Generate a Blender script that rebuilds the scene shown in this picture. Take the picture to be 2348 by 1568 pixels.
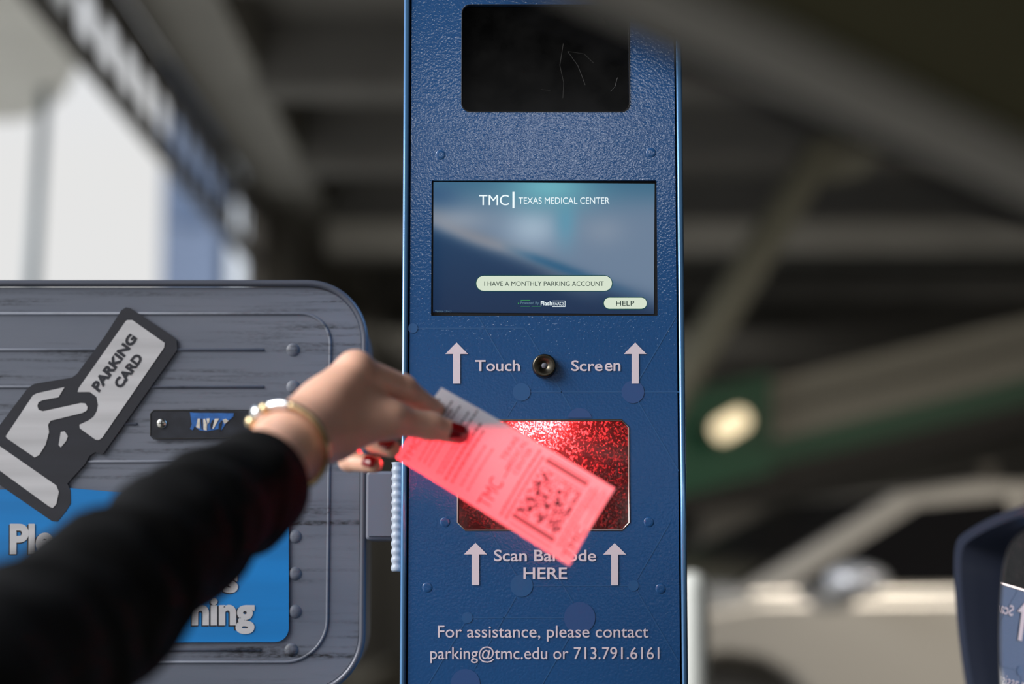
import bpy, bmesh, math, random, os
import numpy as np
from mathutils import Vector, Matrix, noise as mnoise

for o in list(bpy.data.objects):
    bpy.data.objects.remove(o, do_unlink=True)
SC = bpy.context.scene
COL = SC.collection
R = math.radians
PI = math.pi

# ------------------------------------------------------------------ camera, sky, exposure
FPX, CX, CY = 4600.0, 1174.0, 784.0          # focal length and centre of the 2348x1568 frame in pixels
PITCH = R(6.7)
CAM = Vector((0.0, 0.0, 1.06))
YK = 1.91                                     # kiosk front
cam = bpy.data.cameras.new('camera')
cam.sensor_width = 36.0
cam.lens = FPX / 2348.0 * 36.0
cam.clip_start = 0.02
cam.clip_end = 400
cam.dof.use_dof = True
cam.dof.focus_distance = 1.925
cam.dof.aperture_fstop = 2.2
camo = bpy.data.objects.new('camera', cam)
COL.objects.link(camo)
camo.location = CAM
camo.rotation_euler = (PI / 2 + PITCH, 0, 0)
SC.camera = camo
SC.view_settings.view_transform = 'Standard'
SC.view_settings.look = 'None'
SC.view_settings.exposure = 0.0
SC.view_settings.gamma = 1.0
SC.view_settings.use_curve_mapping = False
try:
    SC.cycles.use_denoising = True
    SC.cycles.max_bounces = 8
    SC.cycles.transparent_max_bounces = 16
    SC.cycles.sample_clamp_indirect = 6.0
except Exception:
    pass

W = bpy.data.worlds.new('overcast_sky')
SC.world = W
W.use_nodes = True
wn = W.node_tree.nodes
wl = W.node_tree.links
wn.clear()
wo = wn.new('ShaderNodeOutputWorld')
wb = wn.new('ShaderNodeBackground')
wt = wn.new('ShaderNodeTexCoord')
ws = wn.new('ShaderNodeSeparateXYZ')
wr = wn.new('ShaderNodeValToRGB')
wl.new(wt.outputs['Generated'], ws.inputs[0])
wl.new(ws.outputs['Z'], wr.inputs[0])
wl.new(wr.outputs[0], wb.inputs[0])
wl.new(wb.outputs[0], wo.inputs[0])
wr.color_ramp.elements[0].position = 0.2
wr.color_ramp.elements[0].color = (0.79, 0.79, 0.785, 1)
wr.color_ramp.elements[1].position = 0.6
wr.color_ramp.elements[1].color = (0.74, 0.86, 1.08, 1)
wb.inputs[1].default_value = 1.0


def lamp(name, kind, loc, energy, color, size=0.1, rot=(0, 0, 0), size_y=None):
    l = bpy.data.lights.new(name, kind)
    l.energy = energy
    l.color = color
    if kind == 'AREA':
        l.size = size
        if size_y:
            l.shape = 'RECTANGLE'
            l.size_y = size_y
    else:
        l.shadow_soft_size = size
    o = bpy.data.objects.new(name, l)
    COL.objects.link(o)
    o.location = loc
    o.rotation_euler = rot
    return o


sun_dir = Vector((-0.80, -0.36, 0.52)).normalized()          # towards the hazy sun, left and behind
sun = lamp('hazy_sun', 'SUN', (-6, -3, 5), 4.2, (1.0, 0.965, 0.92))
sun.data.angle = R(38)
sun.rotation_euler = sun_dir.to_track_quat('Z', 'Y').to_euler()


for loc, en, colr, aim, spread in (((5.2, 2.6, 3.3), 42, (1.0, 0.89, 0.74), (2.6, 8.2, 0.5), 60), ((7.5, 7.0, 3.4), 55, (1.0, 0.92, 0.80), (5.0, 16.0, 2.5), 180),
                                   ((9.5, 15.0, 3.4), 90, (1.0, 0.95, 0.84), (5.0, 15.0, 0), 180), ((0.55, 20.0, 3.2), 45, (1.0, 0.96, 0.88), (-0.6, 26.0, 1.2), 180)):
    l = lamp('added_fill_light', 'AREA', loc, en, colr, 0.9, (0, 0, 0), 0.3)  # unseen fill lights added to lift the dark garage and silver car
    l.data.spread = R(spread)
    l.rotation_euler = (Vector(aim) - Vector(loc)).to_track_quat('-Z', 'Y').to_euler()


lamp('added_sheen_light', 'AREA', (0.12, -2.6, 2.48), 2.0, (0.95, 0.97, 1.0), 0.75, (R(84), 0, 0), 0.14)  # unseen area light added to give the kiosk front its sheen


# ------------------------------------------------------------------ pixel helpers (where the photograph's points lie in the room)
CP, SP = math.cos(PITCH), math.sin(PITCH)


def ray(px, py):
    x = (px - CX) / FPX
    v = (CY - py) / FPX
    return Vector((x, CP - SP * v, SP + CP * v))


def at_y(px, py, y):
    d = ray(px, py)
    return CAM + d * (y / d.y)


def at_z(px, py, z):
    d = ray(px, py)
    return CAM + d * ((z - CAM.z) / d.z)


def at_d(px, py, depth):
    return CAM + ray(px, py) * depth


# ------------------------------------------------------------------ materials
def srgb(r, g, b):
    f = lambda c: (c / 255 / 12.92) if c / 255 <= 0.04045 else ((c / 255 + 0.055) / 1.055) ** 2.4
    return (f(r), f(g), f(b), 1)


def mat(name, color, rough=0.5, metal=0.0, noise=None, bump=None, emit=None, spec=0.5, coat=0.0, sss=0.0):
    """noise=(scale, amount, (sx,sy,sz)) colour mottling, bump=(scale, strength, distance)"""
    m = bpy.data.materials.new(name)
    m.use_nodes = True
    nt = m.node_tree
    p = nt.nodes['Principled BSDF']
    p.inputs['Base Color'].default_value = color
    p.inputs['Roughness'].default_value = rough
    p.inputs['Metallic'].default_value = metal
    p.inputs['Specular IOR Level'].default_value = spec
    p.inputs['Coat Weight'].default_value = coat
    if sss:
        p.inputs['Subsurface Weight'].default_value = sss
        p.inputs['Subsurface Radius'].default_value = (0.010, 0.004, 0.002)
        p.inputs['Subsurface Scale'].default_value = 0.6
    tc = nt.nodes.new('ShaderNodeTexCoord')
    if noise:
        mp = nt.nodes.new('ShaderNodeMapping')
        mp.inputs['Scale'].default_value = noise[2] if len(noise) > 2 else (1, 1, 1)
        n = nt.nodes.new('ShaderNodeTexNoise')
        n.inputs['Scale'].default_value = noise[0]
        n.inputs['Detail'].default_value = 6
        r = nt.nodes.new('ShaderNodeValToRGB')
        a = noise[1]
        r.color_ramp.elements[0].position = 0.3
        r.color_ramp.elements[1].position = 0.7
        r.color_ramp.elements[0].color = tuple(c * (1 - a) for c in color[:3]) + (1,)
        r.color_ramp.elements[1].color = tuple(min(1, c * (1 + a)) for c in color[:3]) + (1,)
        nt.links.new(tc.outputs['Object'], mp.inputs[0])
        nt.links.new(mp.outputs[0], n.inputs[0])
        nt.links.new(n.outputs[0], r.inputs[0])
        nt.links.new(r.outputs[0], p.inputs['Base Color'])
    if bump:
        n = nt.nodes.new('ShaderNodeTexNoise')
        n.inputs['Scale'].default_value = bump[0]
        n.inputs['Detail'].default_value = 2
        b = nt.nodes.new('ShaderNodeBump')
        b.inputs['Strength'].default_value = bump[1]
        b.inputs['Distance'].default_value = bump[2]
        nt.links.new(tc.outputs['Object'], n.inputs[0])
        nt.links.new(n.outputs[0], b.inputs['Height'])
        nt.links.new(b.outputs[0], p.inputs['Normal'])
    if emit:
        p.inputs['Emission Color'].default_value = emit[0]
        p.inputs['Emission Strength'].default_value = emit[1]
    return m


M = {}
M['kiosk'] = mat('blue_vinyl', srgb(28, 80, 136), 0.5, spec=0.2, bump=(420, 0.15, 0.0012), noise=(3, 0.06), coat=1.0)
_n = M['kiosk'].node_tree
_p = _n.nodes['Principled BSDF']
_p.inputs['Coat Roughness'].default_value = 0.05
_p.inputs['Coat IOR'].default_value = 1.65
_b = [x for x in _n.nodes if x.type == 'BUMP'][0]
_n.links.new(_b.outputs[0], _p.inputs['Coat Normal'])
M['kiosk_trim'] = mat('blue_edge_highlight', srgb(96, 146, 196), 0.2, 0.65, coat=0.5)  # lighter blue imitates the sky highlight along the edges
M['print'] = mat('faint_blue_print', srgb(44, 90, 142), 0.36)
M['print2'] = mat('faint_mauve_print', srgb(52, 84, 138), 0.36)
M['white_vinyl'] = mat('white_vinyl', srgb(226, 214, 226), 0.45)
M['black_gloss'] = mat('black_glass', (0.003, 0.003, 0.003, 1), 0.15, noise=(40, 0.9), spec=0.06)
M['black'] = mat('black_plastic', (0.006, 0.006, 0.007, 1), 0.45)
M['scratch'] = mat('grey_scratch', (0.012, 0.012, 0.012, 1), 0.6)
M['steel'] = mat('steel', (0.55, 0.54, 0.50, 1), 0.22, 1.0)
M['dark_steel'] = mat('dark_steel', (0.10, 0.09, 0.07, 1), 0.28, 1.0)
M['panel'] = None
M['rim'] = mat('grey_panel_rim', srgb(84, 88, 100), 0.3, 0.2)
M['dark_rim'] = mat('dark_panel_gap', srgb(30, 31, 38), 0.5)
M['pict_dark'] = mat('charcoal_print', srgb(30, 32, 42), 0.55, noise=(30, 0.15, (0.3, 1, 3)))
M['pict_light'] = mat('silver_print', srgb(190, 190, 194), 0.45, noise=(18, 0.16, (0.12, 1, 3)))
M['blue_label'] = mat('bright_blue_label', srgb(0, 118, 190), 0.45, noise=(14, 0.12, (0.1, 1, 3)))
M['slot'] = mat('black_worn_plate', srgb(34, 37, 46), 0.4, noise=(60, 0.5))
M['slot_blue'] = mat('worn_blue_ink', srgb(40, 98, 170), 0.5, noise=(120, 0.3))
M['slot_white'] = mat('worn_white_ink', srgb(212, 205, 192), 0.5, noise=(160, 0.25))
M['skin'] = mat('skin', srgb(236, 186, 162), 0.42, sss=0.25, noise=(45, 0.06), bump=(500, 0.05, 0.0005))
M['nail'] = mat('dark_red_nail_polish', srgb(140, 6, 18), 0.12, coat=0.6)
M['sleeve'] = mat('black_cloth', (0.0045, 0.0045, 0.0047, 1), 0.8, bump=(900, 0.15, 0.0005), spec=0.12)
M['gold'] = mat('gold', (0.82, 0.64, 0.38, 1), 0.2, 1.0)
M['silver'] = mat('polished_silver', (0.86, 0.88, 0.90, 1), 0.12, 1.0)
M['car_black'] = mat('black_plastic_blue_reflection', srgb(33, 38, 52), 0.3, spec=0.45)  # bluish base colour stands in for the kiosk reflected in the plastic
M['car_gloss'] = mat('car_gloss_paint', (0.01, 0.011, 0.013, 1), 0.12, coat=0.4)
M['trim_grey'] = mat('grey_window_trim', srgb(205, 204, 200), 0.6)
M['headliner'] = mat('dark_headliner', srgb(104, 102, 78), 0.9)
M['mirror'] = mat('mirror_glass', (0.86, 0.88, 0.93, 1), 0.01, 1.0)
M['concrete'] = mat('concrete', srgb(150, 148, 142), 0.85, noise=(2.5, 0.1))
M['concrete_dark'] = mat('grey_concrete', srgb(110, 108, 104), 0.9, noise=(2.0, 0.12))
M['road'] = mat('pale_bounce_road', srgb(196, 194, 186), 0.8, noise=(1.5, 0.08))  # unseen ground kept pale so it bounces daylight up under the concrete
M['asphalt'] = mat('worn_floor', srgb(92, 88, 80), 0.95, noise=(1.5, 0.15), spec=0.05)
M['dark_paint'] = mat('dark_brown_steel', srgb(70, 66, 60), 0.6)
M['brace'] = mat('grey_olive_steel', srgb(112, 112, 100), 0.6)
M['green'] = mat('green_paint', srgb(0, 72, 44), 0.5)
M['white_post'] = mat('white_post_paint', srgb(214, 218, 214), 0.5)
M['facade_blue'] = mat('bluegrey_facade', srgb(100, 114, 138), 0.7, noise=(0.6, 0.08))
M['facade_white'] = mat('white_facade', srgb(225, 232, 240), 0.7)
M['window_dark'] = mat('dark_glazing', srgb(40, 52, 66), 0.2)
M['silver_car'] = mat('silver_car_paint', srgb(176, 174, 170), 0.3, 0.35, coat=0.5)
M['dark_car'] = mat('dark_car_paint', srgb(46, 46, 48), 0.3, 0.3, coat=0.5)
M['car_glass'] = mat('dark_car_glass', (0.006, 0.006, 0.007, 1), 0.08)
M['tyre'] = mat('tyre_rubber', (0.012, 0.012, 0.012, 1), 0.8)
M['amber'] = mat('amber_lamp', (0.9, 0.8, 0.6, 1), 0.4, emit=((1.0, 0.80, 0.48, 1), 1.1))
M['grey_box'] = mat('grey_box_paint', srgb(104, 108, 122), 0.5)
M['conduit'] = mat('pale_conduit', srgb(164, 174, 188), 0.35)
M['railing'] = mat('grey_railing_steel', srgb(150, 146, 134), 0.55)


def panel_material():
    m = bpy.data.materials.new('scuffed_grey_plastic')
    m.use_nodes = True
    nt = m.node_tree
    p = nt.nodes['Principled BSDF']
    p.inputs['Roughness'].default_value = 0.5
    tc = nt.nodes.new('ShaderNodeTexCoord')

    def nz(scale, detail, sx, sy, sz):
        mp = nt.nodes.new('ShaderNodeMapping')
        mp.inputs['Scale'].default_value = (sx, sy, sz)
        n = nt.nodes.new('ShaderNodeTexNoise')
        n.inputs['Scale'].default_value = scale
        n.inputs['Detail'].default_value = detail
        nt.links.new(tc.outputs['Object'], mp.inputs[0])
        nt.links.new(mp.outputs[0], n.inputs[0])
        return n

    def ramp(a, b, c0, c1):
        r = nt.nodes.new('ShaderNodeValToRGB')
        r.color_ramp.elements[0].position = a
        r.color_ramp.elements[1].position = b
        r.color_ramp.elements[0].color = c0
        r.color_ramp.elements[1].color = c1
        return r
    big = nz(16, 3, 0.25, 1, 1.6)
    fine = nz(90, 8, 0.07, 1, 1.7)
    speck = nz(420, 3, 0.35, 1, 1)
    r1 = ramp(0.40, 0.62, (0, 0, 0, 1), (1, 1, 1, 1))
    r2 = ramp(0.48, 0.66, (0, 0, 0, 1), (1, 1, 1, 1))
    r3 = ramp(0.38, 0.62, (0.35, 0.35, 0.35, 1), (1, 1, 1, 1))
    nt.links.new(big.outputs[0], r1.inputs[0])
    nt.links.new(fine.outputs[0], r2.inputs[0])
    nt.links.new(speck.outputs[0], r3.inputs[0])
    mul = nt.nodes.new('ShaderNodeMath'); mul.operation = 'MULTIPLY'
    mul2 = nt.nodes.new('ShaderNodeMath'); mul2.operation = 'MULTIPLY'
    nt.links.new(r1.outputs[0], mul.inputs[0]); nt.links.new(r2.outputs[0], mul.inputs[1])
    nt.links.new(mul.outputs[0], mul2.inputs[0]); nt.links.new(r3.outputs[0], mul2.inputs[1])
    base = nz(9, 4, 0.2, 1, 1)
    rb = ramp(0.3, 0.7, srgb(88, 95, 110), srgb(114, 119, 132))
    nt.links.new(base.outputs[0], rb.inputs[0])
    mx = nt.nodes.new('ShaderNodeMix'); mx.data_type = 'RGBA'
    nt.links.new(mul2.outputs[0], mx.inputs['Factor'])
    nt.links.new(rb.outputs[0], mx.inputs['A'])
    mx.inputs['B'].default_value = srgb(22, 23, 30)
    nt.links.new(mx.outputs['Result'], p.inputs['Base Color'])
    b = nt.nodes.new('ShaderNodeBump')
    b.inputs['Strength'].default_value = 0.12
    b.inputs['Distance'].default_value = 0.0006
    nt.links.new(speck.outputs[0], b.inputs['Height'])
    nt.links.new(b.outputs[0], p.inputs['Normal'])
    return m


M['panel'] = panel_material()


def mix_material(name, parts):
    """parts: list of (shader node type, colour, weight); simple two-way mixes chained"""
    m = bpy.data.materials.new(name)
    m.use_nodes = True
    nt = m.node_tree
    nt.nodes.clear()
    out = nt.nodes.new('ShaderNodeOutputMaterial')
    cur, tot = None, 0
    for t, c, w in parts:
        s = nt.nodes.new(t)
        s.inputs['Color'].default_value = c
        if cur is None:
            cur, tot = s.outputs[0], w
        else:
            mx = nt.nodes.new('ShaderNodeMixShader')
            tot += w
            mx.inputs[0].default_value = w / tot
            nt.links.new(cur, mx.inputs[1])
            nt.links.new(s.outputs[0], mx.inputs[2])
            cur = mx.outputs[0]
    nt.links.new(cur, out.inputs[0])
    return m


M['paper'] = mix_material('thermal_paper', [('ShaderNodeBsdfDiffuse', (0.46, 0.46, 0.50, 1), 0.5), ('ShaderNodeBsdfTranslucent', (0.97, 0.94, 0.93, 1), 0.5)])
M['ink'] = mix_material('thermal_ink', [('ShaderNodeBsdfTransparent', (0.5, 0.45, 0.45, 1), 0.2), ('ShaderNodeBsdfDiffuse', (0.03, 0.025, 0.03, 1), 0.8)])
M['ink_grey'] = mix_material('thermal_ink_grey', [('ShaderNodeBsdfTransparent', (0.7, 0.65, 0.65, 1), 0.42), ('ShaderNodeBsdfDiffuse', (0.10, 0.09, 0.10, 1), 0.58)])


def dusty_glass():
    m = bpy.data.materials.new('dusty_scratched_glass')
    m.use_nodes = True
    nt = m.node_tree
    nt.nodes.clear()
    out = nt.nodes.new('ShaderNodeOutputMaterial')
    tr = nt.nodes.new('ShaderNodeBsdfTransparent')
    tl = nt.nodes.new('ShaderNodeBsdfTranslucent')
    df = nt.nodes.new('ShaderNodeBsdfDiffuse')
    tl.inputs[0].default_value = (0.9, 0.85, 0.85, 1)
    df.inputs[0].default_value = (0.5, 0.48, 0.48, 1)
    tc = nt.nodes.new('ShaderNodeTexCoord')
    n1 = nt.nodes.new('ShaderNodeTexNoise'); n1.inputs['Scale'].default_value = 520; n1.inputs['Detail'].default_value = 3
    n2 = nt.nodes.new('ShaderNodeTexNoise'); n2.inputs['Scale'].default_value = 60; n2.inputs['Detail'].default_value = 5
    r1 = nt.nodes.new('ShaderNodeValToRGB'); r1.color_ramp.elements[0].position = 0.5; r1.color_ramp.elements[1].position = 0.66
    r2 = nt.nodes.new('ShaderNodeValToRGB'); r2.color_ramp.elements[0].position = 0.3; r2.color_ramp.elements[1].position = 0.75
    r2.color_ramp.elements[0].color = (0.25, 0.25, 0.25, 1)
    nt.links.new(tc.outputs['Object'], n1.inputs[0]); nt.links.new(tc.outputs['Object'], n2.inputs[0])
    nt.links.new(n1.outputs[0], r1.inputs[0]); nt.links.new(n2.outputs[0], r2.inputs[0])
    mu = nt.nodes.new('ShaderNodeMath'); mu.operation = 'MULTIPLY'
    nt.links.new(r1.outputs[0], mu.inputs[0]); nt.links.new(r2.outputs[0], mu.inputs[1])
    mu2 = nt.nodes.new('ShaderNodeMath'); mu2.operation = 'MULTIPLY_ADD'
    mu2.inputs[1].default_value = 0.22; mu2.inputs[2].default_value = 0.003
    nt.links.new(mu.outputs[0], mu2.inputs[0])
    m1 = nt.nodes.new('ShaderNodeMixShader'); m1.inputs[0].default_value = 0.35
    nt.links.new(tl.outputs[0], m1.inputs[1]); nt.links.new(df.outputs[0], m1.inputs[2])
    m2 = nt.nodes.new('ShaderNodeMixShader')
    nt.links.new(mu2.outputs[0], m2.inputs[0])
    nt.links.new(tr.outputs[0], m2.inputs[1]); nt.links.new(m1.outputs[0], m2.inputs[2])
    gz = nt.nodes.new('ShaderNodeBsdfGlossy'); gz.inputs['Roughness'].default_value = 0.04
    fr = nt.nodes.new('ShaderNodeFresnel'); fr.inputs['IOR'].default_value = 1.4
    m3 = nt.nodes.new('ShaderNodeMixShader')
    nt.links.new(fr.outputs[0], m3.inputs[0])
    nt.links.new(m2.outputs[0], m3.inputs[1]); nt.links.new(gz.outputs[0], m3.inputs[2])
    nt.links.new(m3.outputs[0], out.inputs[0])
    return m


M['dusty_glass'] = dusty_glass()
M['cavity'] = mat('brushed_dark_cavity', (0.035, 0.03, 0.03, 1), 0.5, 0.3, noise=(300, 0.5))
M['red_led'] = mat('red_led', (0.8, 0.02, 0.02, 1), 0.3, emit=((1.0, 0.10, 0.02, 1), 60))


def emis(name, color, strength=1.0):
    m = bpy.data.materials.new(name)
    m.use_nodes = True
    p = m.node_tree.nodes['Principled BSDF']
    p.inputs['Base Color'].default_value = (0.01, 0.01, 0.01, 1)
    p.inputs['Roughness'].default_value = 0.3
    p.inputs['Specular IOR Level'].default_value = 0.15
    p.inputs['Emission Color'].default_value = color
    p.inputs['Emission Strength'].default_value = strength
    return m


M['scr_white'] = emis('screen_white', srgb(240, 252, 255))
M['scr_btn'] = emis('screen_button_pale_green', srgb(212, 224, 204))
M['scr_btn_edge'] = emis('screen_button_edge', srgb(20, 72, 70))
M['scr_text'] = emis('screen_dark_text', srgb(24, 50, 44))
M['scr_green'] = emis('screen_green', srgb(60, 160, 80))
M['scr_grey'] = emis('screen_grey', srgb(90, 120, 140))


# ------------------------------------------------------------------ mesh helpers
def obj(name, mesh, m=None, parent=None, smooth=False):
    me = mesh
    if isinstance(mesh, bmesh.types.BMesh):
        me = bpy.data.meshes.new(name)
        mesh.to_mesh(me)
        mesh.free()
    o = bpy.data.objects.new(name, me)
    COL.objects.link(o)
    if m is not None:
        ms = m if isinstance(m, (list, tuple)) else [m]
        me.materials.clear()
        for x in ms:
            me.materials.append(x)
    if smooth:
        for p in me.polygons:
            p.use_smooth = True
    if parent is not None:
        o.parent = parent
        o.matrix_parent_inverse = Matrix.Translation(parent.location).inverted() if parent.rotation_euler == Vector((0, 0, 0)) or True else o.matrix_parent_inverse
        # geometry is given in world coordinates: keep it there
        pm = Matrix.LocRotScale(parent.location, parent.rotation_euler, None)
        q = parent.parent
        while q is not None:
            pm = Matrix.LocRotScale(q.location, q.rotation_euler, None) @ pm if False else pm
            q = q.parent
        o.matrix_parent_inverse = WORLD.get(parent.name, pm).inverted()
        WORLD[o.name] = Matrix.Identity(4)
    else:
        WORLD[o.name] = Matrix.Identity(4)
    return o


WORLD = {}


def bev(o, w, seg=2, angle=30):
    b = o.modifiers.new('bevel', 'BEVEL')
    b.width = w
    b.segments = seg
    b.limit_method = 'ANGLE'
    b.angle_limit = R(angle)
    return o


def thing(name, label, cat, loc, group=None):
    o = bpy.data.objects.new(name, None)
    COL.objects.link(o)
    o.location = loc
    WORLD[o.name] = Matrix.Translation(loc)
    o.empty_display_size = 0.05
    tag(o, label, cat, group)
    return o


def tag(o, label, cat, group=None):
    o['label'] = label
    o['category'] = cat
    if group:
        o['group'] = group
    return o


def struct(o):
    o['kind'] = 'structure'
    return o


def box(bm, c0, c1):
    x0, y0, z0 = (min(a, b) for a, b in zip(c0, c1))
    x1, y1, z1 = (max(a, b) for a, b in zip(c0, c1))
    v = [bm.verts.new(p) for p in ((x0, y0, z0), (x1, y0, z0), (x1, y1, z0), (x0, y1, z0), (x0, y0, z1), (x1, y0, z1), (x1, y1, z1), (x0, y1, z1))]
    for f in ((0, 3, 2, 1), (4, 5, 6, 7), (0, 1, 5, 4), (1, 2, 6, 5), (2, 3, 7, 6), (3, 0, 4, 7)):
        bm.faces.new([v[i] for i in f])
    return bm


def newbox(c0, c1):
    return box(bmesh.new(), c0, c1)


def frame_axes(d, up=Vector((0, 0, 1))):
    d = d.normalized()
    if abs(d.dot(up)) > 0.97:
        up = Vector((0, 1, 0))
    a = d.cross(up).normalized()
    return a, a.cross(d).normalized()


def tube(bm, pts, rads, seg=16, cap=True, closed=False):
    pts = [Vector(p) for p in pts]
    if not isinstance(rads, (list, tuple)):
        rads = [rads] * len(pts)
    rings = []
    n = len(pts)
    a = None
    for i, p in enumerate(pts):
        if closed:
            d = pts[(i + 1) % n] - pts[i - 1]
        else:
            d = pts[min(i + 1, n - 1)] - pts[max(i - 1, 0)]
        d.normalize()
        if a is None:
            a, b = frame_axes(d)
        else:
            a = (a - d * a.dot(d)).normalized()
            b = a.cross(d).normalized()
        rings.append([bm.verts.new(p + (a * math.cos(2 * PI * k / seg) + b * math.sin(2 * PI * k / seg)) * rads[i]) for k in range(seg)])
    for i in range(n if closed else n - 1):
        r0, r1 = rings[i], rings[(i + 1) % n]
        for k in range(seg):
            bm.faces.new((r0[k], r0[(k + 1) % seg], r1[(k + 1) % seg], r1[k]))
    if cap and not closed:
        bm.faces.new(list(reversed(rings[0])))
        bm.faces.new(rings[-1])
    return rings


def lathe(bm, origin, axis, prof, seg=32):
    """prof: list of (distance along axis, radius)"""
    a, b = frame_axes(axis)
    axis = axis.normalized()
    rings = []
    for t, r in prof:
        c = origin + axis * t
        if r < 1e-7:
            rings.append([bm.verts.new(c)])
        else:
            rings.append([bm.verts.new(c + (a * math.cos(2 * PI * k / seg) + b * math.sin(2 * PI * k / seg)) * r) for k in range(seg)])
    for r0, r1 in zip(rings, rings[1:]):
        for k in range(seg):
            k2 = (k + 1) % seg
            if len(r0) == 1 and len(r1) > 1:
                bm.faces.new((r0[0], r1[k2], r1[k]))
            elif len(r1) == 1 and len(r0) > 1:
                bm.faces.new((r0[k], r0[k2], r1[0]))
            elif len(r0) > 1:
                bm.faces.new((r0[k], r0[k2], r1[k2], r1[k]))
    return bm


def prism(bm, poly, y0, y1):
    """poly of (x,z) extruded along y"""
    a = [bm.verts.new((x, y0, z)) for x, z in poly]
    b = [bm.verts.new((x, y1, z)) for x, z in poly]
    n = len(poly)
    bm.faces.new(a)
    bm.faces.new(list(reversed(b)))
    for i in range(n):
        bm.faces.new((a[i], b[i], b[(i + 1) % n], a[(i + 1) % n]))
    bmesh.ops.recalc_face_normals(bm, faces=bm.faces)
    return bm


def rrect(x0, z0, x1, z1, r, seg=8):
    pts = []
    for cx, cz, a0 in ((x1 - r, z1 - r, 0), (x0 + r, z1 - r, 90), (x0 + r, z0 + r, 180), (x1 - r, z0 + r, 270)):
        for k in range(seg + 1):
            a = R(a0 + 90 * k / seg)
            pts.append((cx + r * math.cos(a), cz + r * math.sin(a)))
    return pts


def curve_mesh(name, loops, thick):
    """flat plate with holes from 2D loops (filled curve), extruded; returns mesh in local (x, y, depth)"""
    cu = bpy.data.curves.new(name + '_tmp', 'CURVE')
    cu.dimensions = '2D'
    cu.fill_mode = 'BOTH'
    cu.extrude = thick / 2
    for l in loops:
        s = cu.splines.new('POLY')
        s.points.add(len(l) - 1)
        for p, q in zip(s.points, l):
            p.co = (q[0], q[1], 0, 1)
        s.use_cyclic_u = True
    o = bpy.data.objects.new(name + '_tmp', cu)
    COL.objects.link(o)
    dg = bpy.context.evaluated_depsgraph_get()
    me = bpy.data.meshes.new_from_object(o.evaluated_get(dg))
    bpy.data.objects.remove(o, do_unlink=True)
    return me


_tc = {}


def text2d(body, offset=0.0, spacing=1.0):
    key = (body, offset, spacing)
    if key in _tc:
        return _tc[key]
    cu = bpy.data.curves.new('lettering_tmp', 'FONT')
    cu.body = body
    cu.offset = offset
    cu.space_character = spacing
    cu.resolution_u = 5
    cu.size = 1.0
    o = bpy.data.objects.new('lettering_tmp', cu)
    COL.objects.link(o)
    dg = bpy.context.evaluated_depsgraph_get()
    me = bpy.data.meshes.new_from_object(o.evaluated_get(dg))
    v = np.array([x.co[:2] for x in me.vertices])
    f = [tuple(p.vertices) for p in me.polygons]
    lo, hi = v.min(0), v.max(0)
    v = (v - lo) / (hi - lo)
    v[:, 1] = 1 - v[:, 1]
    bpy.data.objects.remove(o, do_unlink=True)
    _tc[key] = (v, f)
    return v, f


def bil(q, u, v):
    """bilinear in a quad tl, tr, br, bl of 2D points"""
    (ax, ay), (bx, by), (cx, cy), (dx, dy) = q
    return (ax * (1 - u) * (1 - v) + bx * u * (1 - v) + cx * u * v + dx * (1 - u) * v,
            ay * (1 - u) * (1 - v) + by * u * (1 - v) + cy * u * v + dy * (1 - u) * v)


def rect(x0, y0, x1, y1):
    return ((x0, y0), (x1, y0), (x1, y1), (x0, y1))


def flat_mesh(name, verts, faces, m, parent):
    me = bpy.data.meshes.new(name)
    me.from_pydata([tuple(v) for v in verts], [], faces)
    me.update()
    return obj(name, me, m, parent)


def text_on(y, body, quad, m, parent, offset=0.0, name='lettering', spacing=1.0):
    v, f = text2d(body, offset, spacing)
    vs = [at_y(*bil(quad, a, b), y) for a, b in v]
    return flat_mesh(name, vs, f, m, parent)


def poly_on(y, pts, m, parent, name):
    vs = [at_y(px, py, y) for px, py in pts]
    bm = bmesh.new()
    f = bm.faces.new([bm.verts.new(v) for v in vs])
    f.normal_update()
    bmesh.ops.triangulate(bm, faces=[f], ngon_method='EAR_CLIP')
    return obj(name, bm, m, parent)


def capsule_px(x0, y0, x1, y1, n=10):
    r = (y1 - y0) / 2
    cy = (y0 + y1) / 2
    pts = []
    for k in range(n + 1):
        a = -PI / 2 + PI * k / n
        pts.append((x1 - r + r * math.cos(a), cy + r * math.sin(a)))
    for k in range(n + 1):
        a = PI / 2 + PI * k / n
        pts.append((x0 + r + r * math.cos(a), cy + r * math.sin(a)))
    return pts


# ------------------------------------------------------------------ the setting: parking garage
struct(obj('floor', newbox((-1.5, -12, -0.2), (14, 60, 0)), M['asphalt']))
struct(obj('road_exit', newbox((-60, -12, -0.2), (-1.5, 60, 0)), M['road']))
struct(obj('ceiling', newbox((-1.3, -3.0, 3.9), (12, 27, 4.2)), M['concrete_dark']))
struct(obj('wall_back', newbox((-2.9, 26, 0), (12, 26.3, 4.2)), M['concrete_dark']))
struct(obj('wall_right', newbox((11.7, -3, 0), (12, 26, 4.2)), M['concrete_dark']))
wf = curve_mesh('sheen_wall_front', [[(-1.3, 0), (12, 0), (12, 2.38), (-1.3, 2.38)], [(-0.37, 1.14), (-0.17, 1.14), (-0.17, 1.50), (-0.37, 1.50)], [(0.38, 1.08), (0.60, 1.08), (0.60, 1.36), (0.38, 1.36)]], 0.2)
for v in wf.vertices:
    a_, b_, c_ = v.co
    v.co = (a_, -3.1 + c_, b_)
struct(obj('sheen_wall_front', wf, M['concrete_dark']))  # unseen wall added, its openings shaped for the sheen on the kiosk
struct(obj('sheen_wall_lintel', newbox((-1.3, -3.2, 2.70), (12, -3.0, 4.2)), M['concrete_dark']))  # unseen lintel added to cut off the top of that sheen
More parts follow.
